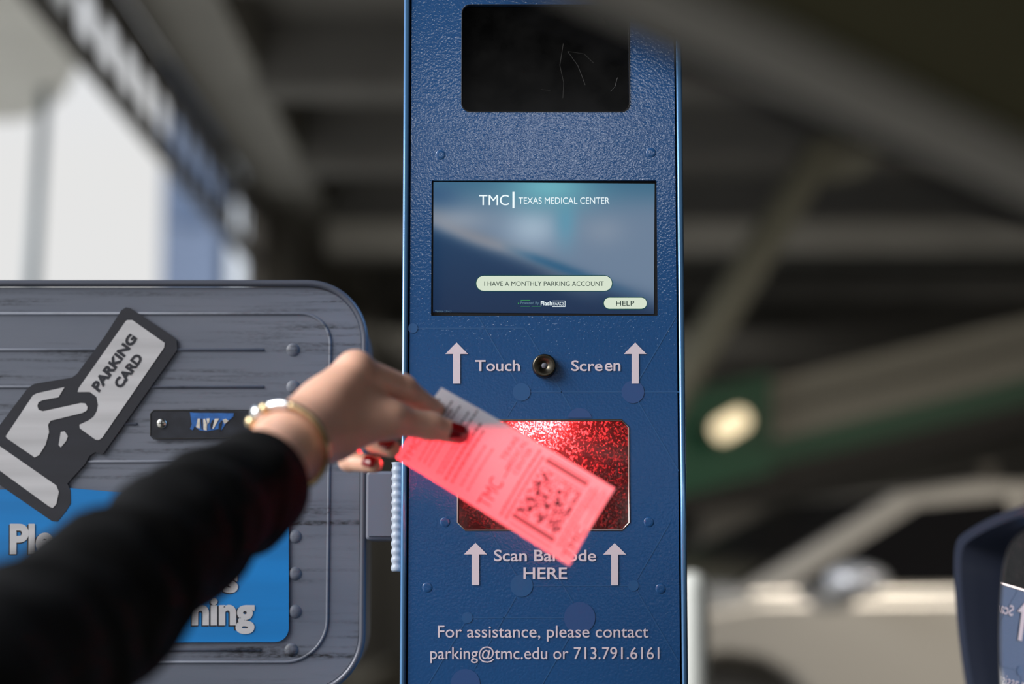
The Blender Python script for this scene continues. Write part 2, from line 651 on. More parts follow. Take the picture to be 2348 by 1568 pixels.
struct(obj('sun_block_wall_left', newbox((-1.78, 13.4, 0), (-1.68, 26, 3.62)), M['concrete_dark']))  # wall added to keep the sun out of the deep garage
# soffit strip of the edge beam, and the upstand over it
struct(obj('ceiling_edge_soffit', newbox((-1.72, 3, 3.62), (-1.3, 27, 4.2)), M['concrete']))
for i, y in enumerate(np.arange(8.0, 26, 2.0)):
    struct(obj('ceiling_rib_beam', newbox((-1.3, y, 3.55), (11.7, y + 0.35, 3.9)), M['concrete_dark']))
struct(obj('ceiling_cross_beam', newbox((-1.3, 13.9, 3.32), (11.7, 14.3, 3.55)), M['concrete']))
# edge beam with a row of openings just under the soffit
bm = newbox((-1.775, 5, 3.14), (-1.725, 13.2, 3.225))
y = 5.0
while y < 13.1:
    box(bm, (-1.755, y, 3.225), (-1.745, y + 0.13, 3.47))
    y += 0.455
box(bm, (-1.775, 5, 3.47), (-1.725, 13.2, 3.62))
struct(obj('beam_edge', bm, M['dark_paint']))
bm = newbox((-1.775, 14.2, 3.62), (-1.725, 26, 3.75))
y = 14.2
while y < 26:
    box(bm, (-1.755, y, 3.75), (-1.745, y + 0.4, 4.02))
    y += 0.75
box(bm, (-1.775, 14.2, 4.02), (-1.725, 26, 4.2))
struct(obj('beam_edge_far', bm, M['dark_paint']))
# canopy slab over the exit lane, left
pts = [at_z(px, py, 3.9) for px, py in ((-260, -200), (40, -130), (120, 40), (182, 150), (150, 215), (100, 262), (40, 276), (-260, 282))]
bm = bmesh.new()
lo = [bm.verts.new(p) for p in pts]
hi = [bm.verts.new(p + Vector((0, 0, 0.25))) for p in pts]
bm.faces.new(lo); bm.faces.new(list(reversed(hi)))
for i in range(len(pts)):
    j = (i + 1) % len(pts)
    bm.faces.new((lo[i], hi[i], hi[j], lo[j]))
bmesh.ops.recalc_face_normals(bm, faces=bm.faces)
struct(obj('canopy_roof_slab', bm, mat('pale_canopy_concrete', srgb(205, 203, 196), 0.85, noise=(2.0, 0.08))))

# thin pole in the bright opening, tall post at the end of the beam
bm = bmesh.new()
p0, p1 = at_y(104, 240, 11.5), at_y(70, 700, 11.5)
dn = (p1 - p0).normalized()
tube(bm, [p0 + Vector((0, 0, 0.25)), p1, p1 + dn * (p1.z / -dn.z)], [0.03, 0.04, 0.045], 14)
pole = obj('lamp_pole', bm, mat('pale_pole_paint', srgb(84, 102, 114), 0.5), smooth=True)
tag(pole, 'thin leaning grey pole standing in the bright opening above the grey sign panel', 'pole')
bm = newbox((-1.78, 13.2, 0), (-1.66, 13.35, 4.2))
col = struct(obj('column_exit', bm, M['dark_paint']))

# houses outside the opening
g = at_y(368, 640, 30)
h = at_y(485, 640, 30)
t = thing('office_building', 'blue-grey office building outside, right of the bright sky opening', 'building', (g.x, 30, 0))
obj('facade', newbox((g.x, 30, 0), (h.x + .1, 40, 14)), M['facade_blue'], t)
for k in range(5):
    obj('window_band', newbox((g.x + 0.15, 29.93, 1.2 + 2.6 * k), (h.x - 0.05, 30, 2.1 + 2.6 * k)), mat('blue_glazing', srgb(84, 100, 126), 0.3) if k == 0 else bpy.data.materials['blue_glazing'], t)
g = at_y(488, 640, 26.5)
h = at_y(600, 640, 26.5)
t = thing('white_building', 'pale white building outside, between the blue-grey building and the dark post', 'building', (g.x, 28, 0))
obj('facade', newbox((g.x, 28, 0), (h.x, 36, 12)), M['facade_white'], t)
obj('parapet', newbox((g.x - .05, 27.95, 12), (h.x + .05, 36, 12.4)), M['facade_white'], t)

# ------------------------------------------------------------------ right background
# steel brace
bm = bmesh.new()
a, b = at_y(2010, 130, 11.0), at_y(1480, 1010, 11.0)
dirv = (b - a).normalized()
top = a - dirv * ((3.9 - a.z) / dirv.z * -1 if False else (a.z - 3.9) / dirv.z * -1 * -1)
top = a + dirv * ((3.5 - a.z) / dirv.z)
bot = a + dirv * ((0.0 - a.z) / dirv.z)
tube(bm, [top, bot], 0.10, 20)
t = thing('steel_brace', 'sloping grey steel brace running up to the dark ceiling right of the kiosk', 'brace', bot)
obj('strut', bm, M['brace'], t, True)
bm = bmesh.new()
q = [at_y(px, py, 11.14) for px, py in ((1905, 265), (2075, 280), (1985, 400), (1900, 420), (1860, 400))]
f0 = [bm.verts.new(p) for p in q]
f1 = [bm.verts.new(p + Vector((0, 0.05, 0))) for p in q]
bm.faces.new(f0); bm.faces.new(list(reversed(f1)))
for i in range(5):
    bm.faces.new((f0[i], f0[(i + 1) % 5], f1[(i + 1) % 5], f1[i]))
obj('gusset_plate', bm, M['brace'], t)

# ramp with green edge and railing
yr = 13.2
ra, rb = at_y(1480, 1120, yr), at_y(2348, 905, yr)
rd = (rb - ra)
rb2 = ra + rd * 2.0
t = thing('parking_ramp', 'dark car ramp with a green edge rising to the right behind the silver car', 'ramp', (ra.x, yr, 0))


def slope_bar(z0, z1, y0, y1, s0=0.0, s1=2.0):
    bm = bmesh.new()
    P, Q = ra + rd * s0, ra + rd * s1
    return prism(bm, [(P.x, P.z + z0), (Q.x, Q.z + z0), (Q.x, Q.z + z1), (P.x, P.z + z1)], y0, y1)


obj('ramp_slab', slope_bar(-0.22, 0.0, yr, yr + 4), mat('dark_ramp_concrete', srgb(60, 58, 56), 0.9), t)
obj('green_edge', slope_bar(-0.06, 0.1, yr - 0.08, yr), M['green'], t)
obj('green_panel', slope_bar(-0.1, 0.56, yr - 0.09, yr - 0.01, -0.3, 0.33), M['green'], t)
obj('ramp_pier', newbox((ra.x + 0.4, yr + 0.4, 0), (ra.x + 0.8, yr + 3, ra.z - .1)), M['concrete_dark'], t)
obj('ramp_pier', newbox((rb.x + 1.0, yr + 0.4, 0), (rb.x + 1.4, yr + 3, rb.z + .1)), M['concrete_dark'], t)
t2 = thing('ramp_railing', 'grey picket railing along the edge of the rising ramp', 'railing', (ra.x, yr, ra.z))
obj('top_rail', slope_bar(0.44, 0.5, yr + 0.02, yr + 0.08, 0.33, 2.0), M['railing'], t2)
obj('bottom_rail', slope_bar(0.12, 0.2, yr + 0.02, yr + 0.08, 0.33, 2.0), M['railing'], t2)
k = 0
for s in np.arange(0.34, 1.2, 0.0165):
    p = ra + rd * float(s)
    obj('baluster', newbox((p.x - 0.012, yr + 0.03, p.z + 0.18), (p.x + 0.012, yr + 0.06, p.z + 0.46)), M['railing'], t2)


def bulkhead(px, py, y, w, hgt, tilt, label, wall_y):
    c = at_y(px, py, y)
    t = thing('bulkhead_lamp', label, 'lamp', (c.x, y, c.z))
    Rm = Matrix.Translation(c) @ Matrix.Rotation(R(tilt), 4, 'Y')
    bm = bmesh.new()
    prism(bm, rrect(-w / 2 - .02, -hgt / 2 - .02, w / 2 + .02, hgt / 2 + .02, hgt * .45), 0.02, 0.07)
    box(bm, (-0.03, 0.06, -0.03), (0.03, wall_y - y, 0.03))
    bm.transform(Rm)
    obj('lamp_housing', bm, M['dark_paint'], t)
    bm = bmesh.new()
    prism(bm, rrect(-w / 2, -hgt / 2, w / 2, hgt / 2, hgt * .45), -0.03, 0.02)
    bm.transform(Rm)
    bev(obj('diffuser', bm, M['amber'], t), 0.015)
    return t


bulkhead(1676, 974, 12.85, 0.25, 0.14, -30, 'warm glowing oval lamp against the green ramp edge right of the kiosk', 13.2 - .09)
l2 = bulkhead(2300, 1130, 11.0, 0.03, 0.06, 0, 'small dim amber lamp above the silver car, near the side mirror', 11.3)
for ch in l2.children:
    if ch.name.startswith('diffuser'):
        ch.data.materials[0] = mat('dim_amber_lamp', (0.6, 0.5, 0.3, 1), 0.4, emit=((1.0, 0.78, 0.45, 1), 0.45))
# a post carries the second lamp
bm = newbox((at_y(2300, 1130, 11).x - .04, 11.3, 0), (at_y(2300, 1130, 11).x + .04, 11.38, 1.7))
obj('lamp_post', bm, M['dark_paint'], l2)

# white bollard beside the kiosk
c = at_y(1588, 1312, 4.0)
bm = bmesh.new()
lathe(bm, Vector((c.x, 4.0, 0)), Vector((0, 0, 1)), [(0, 0.0), (0, 0.032), (c.z - .03, 0.032), (c.z - .012, 0.027), (c.z, 0.012), (c.z + .002, 0)], 28)
tag(obj('bollard', bm, M['white_post'], smooth=True), 'white round bollard just behind the right edge of the blue kiosk', 'bollard')


def make_car(name, label, loc, yaw, paint, glass):
    """four-door car, nose along local -x, near flank at local y = -0.9"""
    t = thing(name, label, 'car', loc)
    T = Matrix.Translation(loc) @ Matrix.Rotation(yaw, 4, 'Z')

    def put(nm, bm, m, parent=t, smooth=False, bevel=0):
        bm.transform(T)
        o = obj(nm, bm, m, parent, smooth)
        if bevel:
            bev(o, bevel, 3)
        return o

    def arch(cx, r, n=10):
        return [(cx + r * math.cos(PI * k / n), 0.33 + r * math.sin(PI * k / n)) for k in range(n, -1, -1)]
    low = [(0.42, 0.25), (0.66, 0.25)] + arch(1.12, 0.44) + [(3.22, 0.25)] + arch(3.62, 0.37) + [(4.0, 0.25), (4.55, 0.3), (4.62, 0.6), (4.58, 0.92), (4.2, 1.0), (1.25, 0.98), (0.95, 0.93), (0.52, 0.82), (0.38, 0.64)]
    # bodywork as stations across the width so the flanks round in
    bm = bmesh.new()
    prev = None
    for yy, s, dz in ((-0.90, 0.985, 0), (-0.84, 1.0, 0.012), (0.84, 1.0, 0.012), (0.90, 0.985, 0)):
        ring = [bm.verts.new((2.3 + (x - 2.3) * s, yy, z + (dz if z > 0.6 else 0))) for x, z in low]
        if prev:
            n = len(ring)
            for i in range(n):
                bm.faces.new((prev[i], prev[(i + 1) % n], ring[(i + 1) % n], ring[i]))
        else:
            bm.faces.new(list(reversed(ring)))
        prev = ring
    bm.faces.new(prev)
    bmesh.ops.recalc_face_normals(bm, faces=bm.faces)
    put('bodywork', bm, paint, bevel=0.03)
    cab = [(1.15, 0.98), (1.95, 1.40), (2.3, 1.455), (3.0, 1.45), (3.6, 1.36), (4.3, 1.0)]
    bm = bmesh.new()
    rings = []
    for yy, inset in ((-0.86, 0), (-0.66, 1), (0.66, 1), (0.86, 0)):
        pass
    lowr = [bm.verts.new((x, s * 0.86, 0.985)) for s in (-1, 1) for x in (1.15, 4.3)]
    a0 = [bm.verts.new((x, -(0.86 - 0.24 * (z - 0.98) / 0.47), z)) for x, z in cab]
    a1 = [bm.verts.new((x, (0.86 - 0.24 * (z - 0.98) / 0.47), z)) for x, z in cab]
    bm.faces.new(a0); bm.faces.new(list(reversed(a1)))
    for i in range(len(cab) - 1):
        bm.faces.new((a0[i], a1[i], a1[i + 1], a0[i + 1]))
    bm.faces.new((a0[0], a0[-1], a1[-1], a1[0]))
    for v in lowr:
        bm.verts.remove(v)
    bmesh.ops.recalc_face_normals(bm, faces=bm.faces)
    put('cabin', bm, paint, bevel=0.03)

    def yat(z):
        return 0.86 - 0.24 * (z - 0.98) / 0.47
    for s in (-1, 1):
        for poly in (((1.42, 1.03), (2.02, 1.345), (2.42, 1.385), (2.42, 1.03)), ((2.5, 1.03), (2.5, 1.385), (2.95, 1.385), (3.45, 1.32), (3.9, 1.05))):
            bm = bmesh.new()
            f0 = [bm.verts.new((x, s * (yat(z) + 0.006), z)) for x, z in poly]
            f1 = [bm.verts.new((x, s * (yat(z) - 0.03), z)) for x, z in poly]
            bm.faces.new(f0); bm.faces.new(list(reversed(f1)))
            for i in range(len(poly)):
                bm.faces.new((f0[i], f0[(i + 1) % len(poly)], f1[(i + 1) % len(poly)], f1[i]))
            put('side_window', bm, glass)
    for nm, (xa, za), (xb, zb) in (('windscreen', (1.22, 1.03), (1.92, 1.39)), ('rear_window', (4.22, 1.05), (3.66, 1.345))):
        bm = bmesh.new()
        nrm = Vector((-(zb - za), 0, (xb - xa))) * (1 if xb > xa else -1)
        nrm = nrm.normalized() * 0.008
        if nrm.z < 0:
            nrm = -nrm
        vs = [bm.verts.new(Vector(p) + nrm) for p in ((xa, -yat(za) + .08, za), (xa, yat(za) - .08, za), (xb, yat(zb) - .06, zb), (xb, -yat(zb) + .06, zb))]
        r = bmesh.ops.extrude_face_region(bm, geom=[bm.faces.new(vs)])
        bmesh.ops.translate(bm, vec=-nrm * 3, verts=[v for v in r['geom'] if isinstance(v, bmesh.types.BMVert)])
        put(nm, bm, glass)
    for s in (-1, 1):
        bm = bmesh.new()
        bmesh.ops.create_icosphere(bm, subdivisions=3, radius=1)
        bm.transform(Matrix.Translation((1.62, s * 0.99, 1.05)) @ Matrix.Diagonal((0.12, 0.13, 0.062, 1)))
        box(bm, (1.56, s * 0.8, 1.0), (1.66, s * 0.93, 1.04))
        put('door_mirror', bm, paint if s > 0 else M['silver_car_mirror'], smooth=True)
        for x in (2.25, 3.2):
            put('door_handle', newbox((x, s * 0.895, 0.86), (x + 0.18, s * 0.925, 0.885)), paint)
        bm = bmesh.new()
        prism(bm, [(0.44, 0.64), (0.5, 0.75), (0.8, 0.83), (0.76, 0.71)], s * 0.62, s * 0.89)
        put('headlight', bm, M['conduit'])
        put('rear_light', newbox((4.45, s * 0.6, 0.72), (4.6, s * 0.88, 0.88)), M['nail'])
        for x in (1.12, 3.62):
            bm = bmesh.new()
            lathe(bm, Vector((x, s * 0.68, 0.35)), Vector((0, s, 0)), [(0, 0), (0, 0.26), (0.0, 0.33), (0.03, 0.35), (0.19, 0.35), (0.22, 0.33), (0.22, 0.21), (0.17, 0.2)], 36)
            w = put('wheel', bm, M['tyre'], smooth=True)
            bm = bmesh.new()
            lathe(bm, Vector((x, s * 0.68, 0.35)), Vector((0, s, 0)), [(0.15, 0.21), (0.21, 0.21), (0.2, 0.19), (0.17, 0.18), (0.17, 0.05), (0.2, 0.04), (0.2, 0)], 30)
            for k in range(5):
                a = 2 * PI * k / 5
                tube(bm, [(x + .04 * math.cos(a), s * (0.68 + .19), .35 + .04 * math.sin(a)), (x + .19 * math.cos(a), s * (0.68 + .195), .35 + .19 * math.sin(a))], 0.02, 8)
            put('rim', bm, M['steel'], w, True)
    put('front_grille', newbox((0.36, -0.5, 0.42), (0.46, 0.5, 0.58)), M['black'])
    return t


M['silver_car_mirror'] = mat('bright_mirror_cap', srgb(200, 205, 215), 0.2, 0.3, coat=0.6)
CARYAW = R(13)
mpos = at_y(1965, 1318, 7.7)
off = Matrix.Rotation(CARYAW, 3, 'Z') @ Vector((1.62, -0.99, 0))
make_car('parked_car', 'silver car parked side-on, low in the background right of the kiosk', Vector((mpos.x - off.x, mpos.y - off.y, 0)), CARYAW, M['silver_car'], M['car_glass'])

# ------------------------------------------------------------------ the payment kiosk
kl = (at_y(930, 0, YK).x + at_y(922, 784, YK).x + at_y(920, 1568, YK).x) / 3
kr = (at_y(1564, 0, YK).x + at_y(1568, 784, YK).x + at_y(1571, 1568, YK).x) / 3
zt = 2.02
K = thing('parking_kiosk', 'tall blue parking payment kiosk with touch screen and red glowing scanner window', 'kiosk', ((kl + kr) / 2, YK + .1, 0))


def kx(px, py):
    p = at_y(px, py, YK)
    return (p.x, p.z)


def krect(px0, py0, px1, py1, r):
    a, b = kx(px0, py0), kx(px1, py1)
    a2, b2 = kx(px0, py1), kx(px1, py0)
    return rrect((a[0] + a2[0]) / 2, (b[1] + a2[1]) / 2, (b[0] + b2[0]) / 2, (a[1] + b2[1]) / 2, r, 6)


TR = 0.0065
hole_cam = krect(1060, 12, 1442, 255, 0.008)
hole_scr = krect(989, 413, 1507, 724, 0.0012)
zx0, zx1, zz0, zz1 = kx(1050, 1090)[0], kx(1443, 1090)[0], kx(1246, 1215)[1], kx(1246, 963)[1]
ch = 0.007
hole_scan = [(zx0 + ch, zz0), (zx1 - ch, zz0), (zx1, zz0 + ch), (zx1, zz1 - ch), (zx1 - ch, zz1), (zx0 + ch, zz1), (zx0, zz1 - ch), (zx0, zz0 + ch)]
plate = curve_mesh('front_plate', [[(kl + TR, 0.0), (kr - TR, 0.0), (kr - TR, zt), (kl + TR, zt)], hole_cam, hole_scr, hole_scan], 0.004)
for v in plate.vertices:
    x, z, d = v.co
    v.co = (x, YK + 0.002 + d, z)
obj('front_plate', plate, M['kiosk'], K)
KD = 0.24
bm = newbox((kl, YK + 0.004, 0), (kl + 0.004, YK + KD, zt))
box(bm, (kr - 0.004, YK + 0.004, 0), (kr, YK + KD, zt))
box(bm, (kl, YK + KD, 0), (kr, YK + KD + 0.004, zt))
box(bm, (kl, YK + 0.004, zt), (kr, YK + KD + 0.004, zt + 0.004))
obj('cabinet', bm, M['kiosk_trim'], K)
for s, x in ((1, kl), (-1, kr)):
    bm = bmesh.new()
    w = 0.0048
    x0, x1 = (x - .001, x + w) if s > 0 else (x - w, x + .001)
    prof = rrect(x0, YK - 0.002, x1, YK + 0.006, 0.0022, 4)
    a = [bm.verts.new((u, v, 0.0)) for u, v in prof]
    b = [bm.verts.new((u, v, zt + .004)) for u, v in prof]
    for i in range(len(prof)):
        bm.faces.new((a[i], a[(i + 1) % len(prof)], b[(i + 1) % len(prof)], b[i]))
    bm.faces.new(a); bm.faces.new(list(reversed(b)))
    bmesh.ops.recalc_face_normals(bm, faces=bm.faces)
    obj('edge_trim', bm, M['kiosk_trim'], K, True)

# camera window, black glass
def recess(name, loop, depth, m, parent):
    bm = bmesh.new()
    xs = [p[0] for p in loop]; zs = [p[1] for p in loop]
    e = 0.004
    y0 = YK + 0.0045
    outer = [(min(xs) - e, min(zs) - e), (max(xs) + e, min(zs) - e), (max(xs) + e, max(zs) + e), (min(xs) - e, max(zs) + e)]
    a = [bm.verts.new((x, y0, z)) for x, z in outer]
    b = [bm.verts.new((x, y0 + depth, z)) for x, z in outer]
    for i in range(4):
        bm.faces.new((a[i], b[i], b[(i + 1) % 4], a[(i + 1) % 4]))
    bm.faces.new(list(reversed(b)))
    return obj(name, bm, m, parent)


win = thing_part = obj('camera_window', prism(bmesh.new(), krect(1052, 4, 1450, 263, 0.009), YK + 0.0045, YK + 0.009), M['black_gloss'], K)
win['label'] = 'black glass camera window'
bm = bmesh.new()
for line in (((1292, 100), (1284, 150), (1293, 190), (1291, 225)), ((1302, 118), (1325, 150), (1335, 175), (1342, 195)), ((1302, 118), (1340, 124), (1362, 145)), ((1400, 210), (1410, 200), (1416, 178)), ((1240, 205), (1262, 208))):
    tube(bm, [at_y(x, y, YK + 0.0044) for x, y in line], 0.00035, 6)
obj('scratch', bm, M['scratch'], win)
bm = bmesh.new()
lp = krect(1059, 11, 1443, 256, 0.0083)
tube(bm, [(x, YK - 0.0001, z) for x, z in lp], 0.0006, 6, closed=True)
obj('window_gasket', bm, M['black'], win)

# touch screen
YS = YK + 0.006
scr = bmesh.new()
NU, NV = 120, 72
sq = ((994, 417), (1501, 421), (1499, 720), (993, 716))
grid = [[scr.verts.new(at_y(*bil(sq, i / NU, j / NV), YS)) for i in range(NU + 1)] for j in range(NV + 1)]
for j in range(NV):
    for i in range(NU):
        scr.faces.new((grid[j][i], grid[j + 1][i], grid[j + 1][i + 1], grid[j][i + 1]))


def scr_col(u, v):  # screen picture, with a soft reflection on the glass painted into it
    u = np.asarray(u); v = np.asarray(v)
    nz = 0.035 * np.sin(9 * u + 5 * v + 1) + 0.03 * np.sin(17 * v - 6 * u)
    c = np.stack([24 + 6 * (1 - v), 68 - 22 * v + 0 * u, 104 - 26 * v + 0 * u], -1).astype(float)

    def add(w, col):
        nonlocal c
        w = np.clip(w, 0, 1)[..., None]
        c = c * (1 - w) + np.array(col, float) * w
    lower1 = v - (0.35 + 0.78 * u) + nz * .6            # under the left swoosh
    lower2 = v - (0.33 + 0.60 * u) + nz * .4            # under the upper cloud
    add(1 / (1 + np.exp(lower2 / 0.035)), (106, 126, 150))
    add(np.exp(-((lower1 + 0.10) / 0.085) ** 2) * np.clip(1.5 - 1.9 * u, 0, 1), (124, 130, 142))
    add(0.9 * np.exp(-((v - (.47 + .60 * (u - .28))) / 0.04) ** 2) * np.clip((u - .3) * 6, 0, 1) * np.clip((1.0 - u) * 2.4, 0, 1), (38, 88, 124))
    add(0.9 * np.exp(-((u - .45) / .13) ** 2 - ((v - .34) / .17) ** 2), (160, 180, 198))
    add(0.65 * np.exp(-((u - .12) / .14) ** 2 - ((v - .28) / .09) ** 2), (146, 156, 170))
    add(0.75 * np.exp(-((u - .60) / .05) ** 2 - ((v - .28) / .2) ** 2), (84, 146, 172))
    add(0.5 * np.exp(-((u - .77) / .1) ** 2 - ((v - .36) / .12) ** 2), (138, 150, 166))
    add(np.exp(-(v / 0.16) ** 2) * 0.95, (62, 106, 134))
    add(np.exp(-((u - .52) / .20) ** 2 - ((v - .03) / .17) ** 2), (104, 170, 184))
    add(0.7 * np.exp(-((u - .02) / .1) ** 2) * np.exp(-((v - .1) / .1) ** 2), (50, 84, 122))
    return np.clip(c, 0, 255)


me = bpy.data.meshes.new('touch_screen')
scr.to_mesh(me)
scr.free()
ca = me.color_attributes.new('picture_reflection', 'FLOAT_COLOR', 'POINT')
for j in range(NV + 1):
    cc = scr_col(np.linspace(0, 1, NU + 1), np.full(NU + 1, j / NV))
    for i in range(NU + 1):
        ca.data[j * (NU + 1) + i].color = srgb(*cc[i])
ms = emis('screen_picture_reflection', (0, 0, 0, 1))
an = ms.node_tree.nodes.new('ShaderNodeAttribute')
an.attribute_name = 'picture_reflection'
ms.node_tree.links.new(an.outputs['Color'], ms.node_tree.nodes['Principled BSDF'].inputs['Emission Color'])
M['picture_reflection'] = ms
S = obj('touch_screen', me, ms, K, True)
S['label'] = 'lit blue touch screen'
bez = obj('screen_bezel', prism(bmesh.new(), krect(984, 406, 1514, 731, 0.001), YS + 0.0008, YS + 0.006), M['black'], K)
Z4 = lambda x, y: (980 + x / 4.348, 400 + y / 4.348)


def zq(x0, y0, x1, y1):
    return (Z4(x0, y0), Z4(x1, y0), Z4(x1, y1), Z4(x0, y1))


Y1, Y2 = YS - 0.0004, YS - 0.0008
text_on(Y1, 'TMC', zq(515, 203, 812, 307), M['scr_white'], S, 0.0)
poly_on(Y1, zq(848, 173, 868, 336), M['scr_white'], S, 'divider_bar')
text_on(Y1, 'TEXAS MEDICAL CENTER', zq(908, 228, 1815, 292), M['scr_white'], S, 0.0)
for (x0, y0, x1, y1), txt, tq in (((488, 1010, 1840, 1160), 'I HAVE A MONTHLY PARKING ACCOUNT', (567, 1065, 1758, 1112)), ((1760, 1228, 2187, 1338), 'HELP', (1882, 1258, 2063, 1308))):
    poly_on(Y1 + .0001, [Z4(*p) for p in capsule_px(x0 - 7, y0 - 7, x1 + 7, y1 + 8)], M['scr_btn_edge'], S, 'button_outline')
    poly_on(Y1, [Z4(*p) for p in capsule_px(x0, y0, x1, y1)], M['scr_btn'], S, 'screen_button')
    text_on(Y2, txt, zq(*tq), M['scr_text'], S, 0.0)
text_on(Y1, 'Powered By', zq(928, 1266, 1112, 1303), M['scr_grey'], S, 0.01)
text_on(Y1, 'Flash', zq(1130, 1262, 1243, 1305), M['scr_white'], S, 0.012)
text_on(Y1, 'PARCS', zq(1252, 1272, 1364, 1305), M['scr_white'], S, 0.0)
bm = bmesh.new()
for q in ((1245, 1257, 1375, 1262), (1245, 1315, 1375, 1320), (1370, 1257, 1375, 1320)):
    bm.faces.new([bm.verts.new(at_y(*p, Y1)) for p in zq(*q)])
obj('logo_box', bm, M['scr_white'], S)
bm = bmesh.new()
for q in ((930, 1252, 1025, 1257), (930, 1311, 1025, 1316), (1038, 1311, 1130, 1316), (903, 1279, 914, 1290)):
    bm.faces.new([bm.verts.new(at_y(*p, Y1)) for p in zq(*q)])
obj('logo_line', bm, M['scr_green'], S)
text_on(Y1, 'Version 2.0.4.3', zq(77, 1350, 238, 1374), M['scr_grey'], S, 0.0)

# faint printed molecule pattern
yp = YK - 0.0002
A2 = lambda x, y: (920 + x / 3.5576, 720 + y / 3.5576)
A3 = lambda x, y: (900 + x / 3.403, 1200 + y / 3.403)


def pline(bm, p, q, w=2.6, yy=yp):
    p, q = Vector(p), Vector(q)
    n = (q - p).normalized()
    n = Vector((-n.y, n.x)) * w / 2
    bm.faces.new([bm.verts.new(at_y(*(v), yy)) for v in (p + n, q + n, q - n, p - n)])


def pdisc(bm, c, r, yy=yp, n=36):
    bm.faces.new([bm.verts.new(at_y(c[0] + r * math.cos(2 * PI * k / n), c[1] + r * math.sin(2 * PI * k / n), yy)) for k in range(n)])


bm = bmesh.new()
for a, b in (((80, 115), (1005, 115)), ((1005, 115), (1130, 315)), ((625, 20), (940, 560)), ((1055, 635), (2262, 635)), ((2240, 20), (1925, 560)), ((940, 710), (862, 838)), ((1250, 535), (1388, 778)), ((1935, 720), (2262, 1280))):
    pline(bm, A2(*a), A2(*b))
for a, b in (((1095, 485), (1840, 485)), ((1905, 440), (2160, 0)), ((1905, 525), (2235, 1085)), ((760, 60), (965, 405)), ((1240, 330), (1410, 620)), ((625, 735), (1340, 735)), ((560, 780), (280, 1252)), ((965, 570), (640, 1130)), ((1400, 850), (1170, 1252))):
    pline(bm, A3(*a), A3(*b))
obj('line_print', bm, M['print'], K)
def dot(c, r, m):
    bm = bmesh.new()
    pdisc(bm, c, r, yp - .0002)
    obj('dot_print', bm, m, K)


for c, r in (((95, 115), 40), ((982, 635), 72)):
    dot(A2(*c), r / 3.5576, M['print'])
for c, r in (((1007, 485), 88), ((1880, 485), 42), ((583, 735), 43)):
    dot(A3(*c), r / 3.403, M['print'])
dot(A2(1890, 635), 92 / 3.5576, M['print2'])
for c, r in (((1460, 735), 122), ((568, 1250), 115)):
    dot(A3(*c), r / 3.403, M['print2'])
bm = bmesh.new()
c, r = A2(1455, 872), 105 / 3.5576
bm.faces.new([bm.verts.new(at_y(c[0] + r * math.cos(PI + PI * k / 20) * .98, min(c[1] + r * math.sin(PI + PI * k / 20), 958), yp - .0002)) for k in range(21)])
obj('dot_print', bm, M['print2'], K)

# white lettering and arrows
yw = YK - 0.0007


def arrow(tip, half, yb, shaft, bottom):
    x, y = tip
    return poly_on(yw, [(x, y), (x + half, yb), (x + shaft, yb), (x + shaft, bottom), (x - shaft, bottom), (x - shaft, yb), (x - half, yb)], M['white_vinyl'], K, 'arrow')


arrow((1047, 785), 26, 811.5, 8.3, 879.5)
arrow((1456.5, 785), 26, 811.5, 8.3, 879.5)
arrow((1090.2, 1244), 26.6, 1271, 8.5, 1341.3)
arrow((1409.3, 1244.7), 26.6, 1271.4, 8.2, 1341.6)
text_on(yw, 'Touch', rect(1089.5, 825.4, 1192, 850.8), M['white_vinyl'], K, 0.012)
text_on(yw, 'Scre', rect(1310, 825.8, 1381.5, 850.8), M['white_vinyl'], K, 0.012)
text_on(yw, 'en', rect(1387, 832, 1422.6, 850.8), M['white_vinyl'], K, 0.012)
text_on(yw, 'Scan Barcode', rect(1132.7, 1260, 1366.6, 1286.8), M['white_vinyl'], K, 0.012)
text_on(yw, 'HERE', rect(1200.3, 1300.8, 1300.2, 1327.2), M['white_vinyl'], K, 0.012)
text_on(yw, 'For assistance, please contact', rect(1004.3, 1434.2, 1486.8, 1470.5), M['white_vinyl'], K, 0.0)
text_on(yw, 'parking@tmc.edu or 713.791.6161', rect(986.7, 1482, 1511.8, 1520), M['white_vinyl'], K, 0.0)

# round metal button between the words
c = at_y(1248, 839.5, YK)
bm = bmesh.new()
lathe(bm, c, Vector((0, -1, 0)), [(0, 0.0118), (0.006, 0.0112), (0.0075, 0.0105), (0.0078, 0.0096), (0.0052, 0.0030), (0.005, 0.0028)], 48)
k1 = obj('round_button', bm, M['dark_steel'], K, True)
k1['label'] = 'dark metal round button'
bm = bmesh.new()
lathe(bm, c, Vector((0, -1, 0)), [(0.0045, 0.0029), (0.0056, 0.0027), (0.0056, 0)], 24)
obj('button_centre', bm, M['grey_box'], k1, True)

# bolts under the vinyl
for px, py in ((1010, 355), (1493, 350), (1021, 1197), (1488, 1197), (980, 1347), (1515, 1350)):
    c = at_y(px, py, YK)
    bm = bmesh.new()
    lathe(bm, c, Vector((0, -1, 0)), [(-0.0003, 0.0052), (0.0001, 0.0047), (0.0004, 0.0038), (0.0004, 0.002), (0.0004, 0)], 24)
    obj('bolt_head', bm, M['kiosk'], K, True)

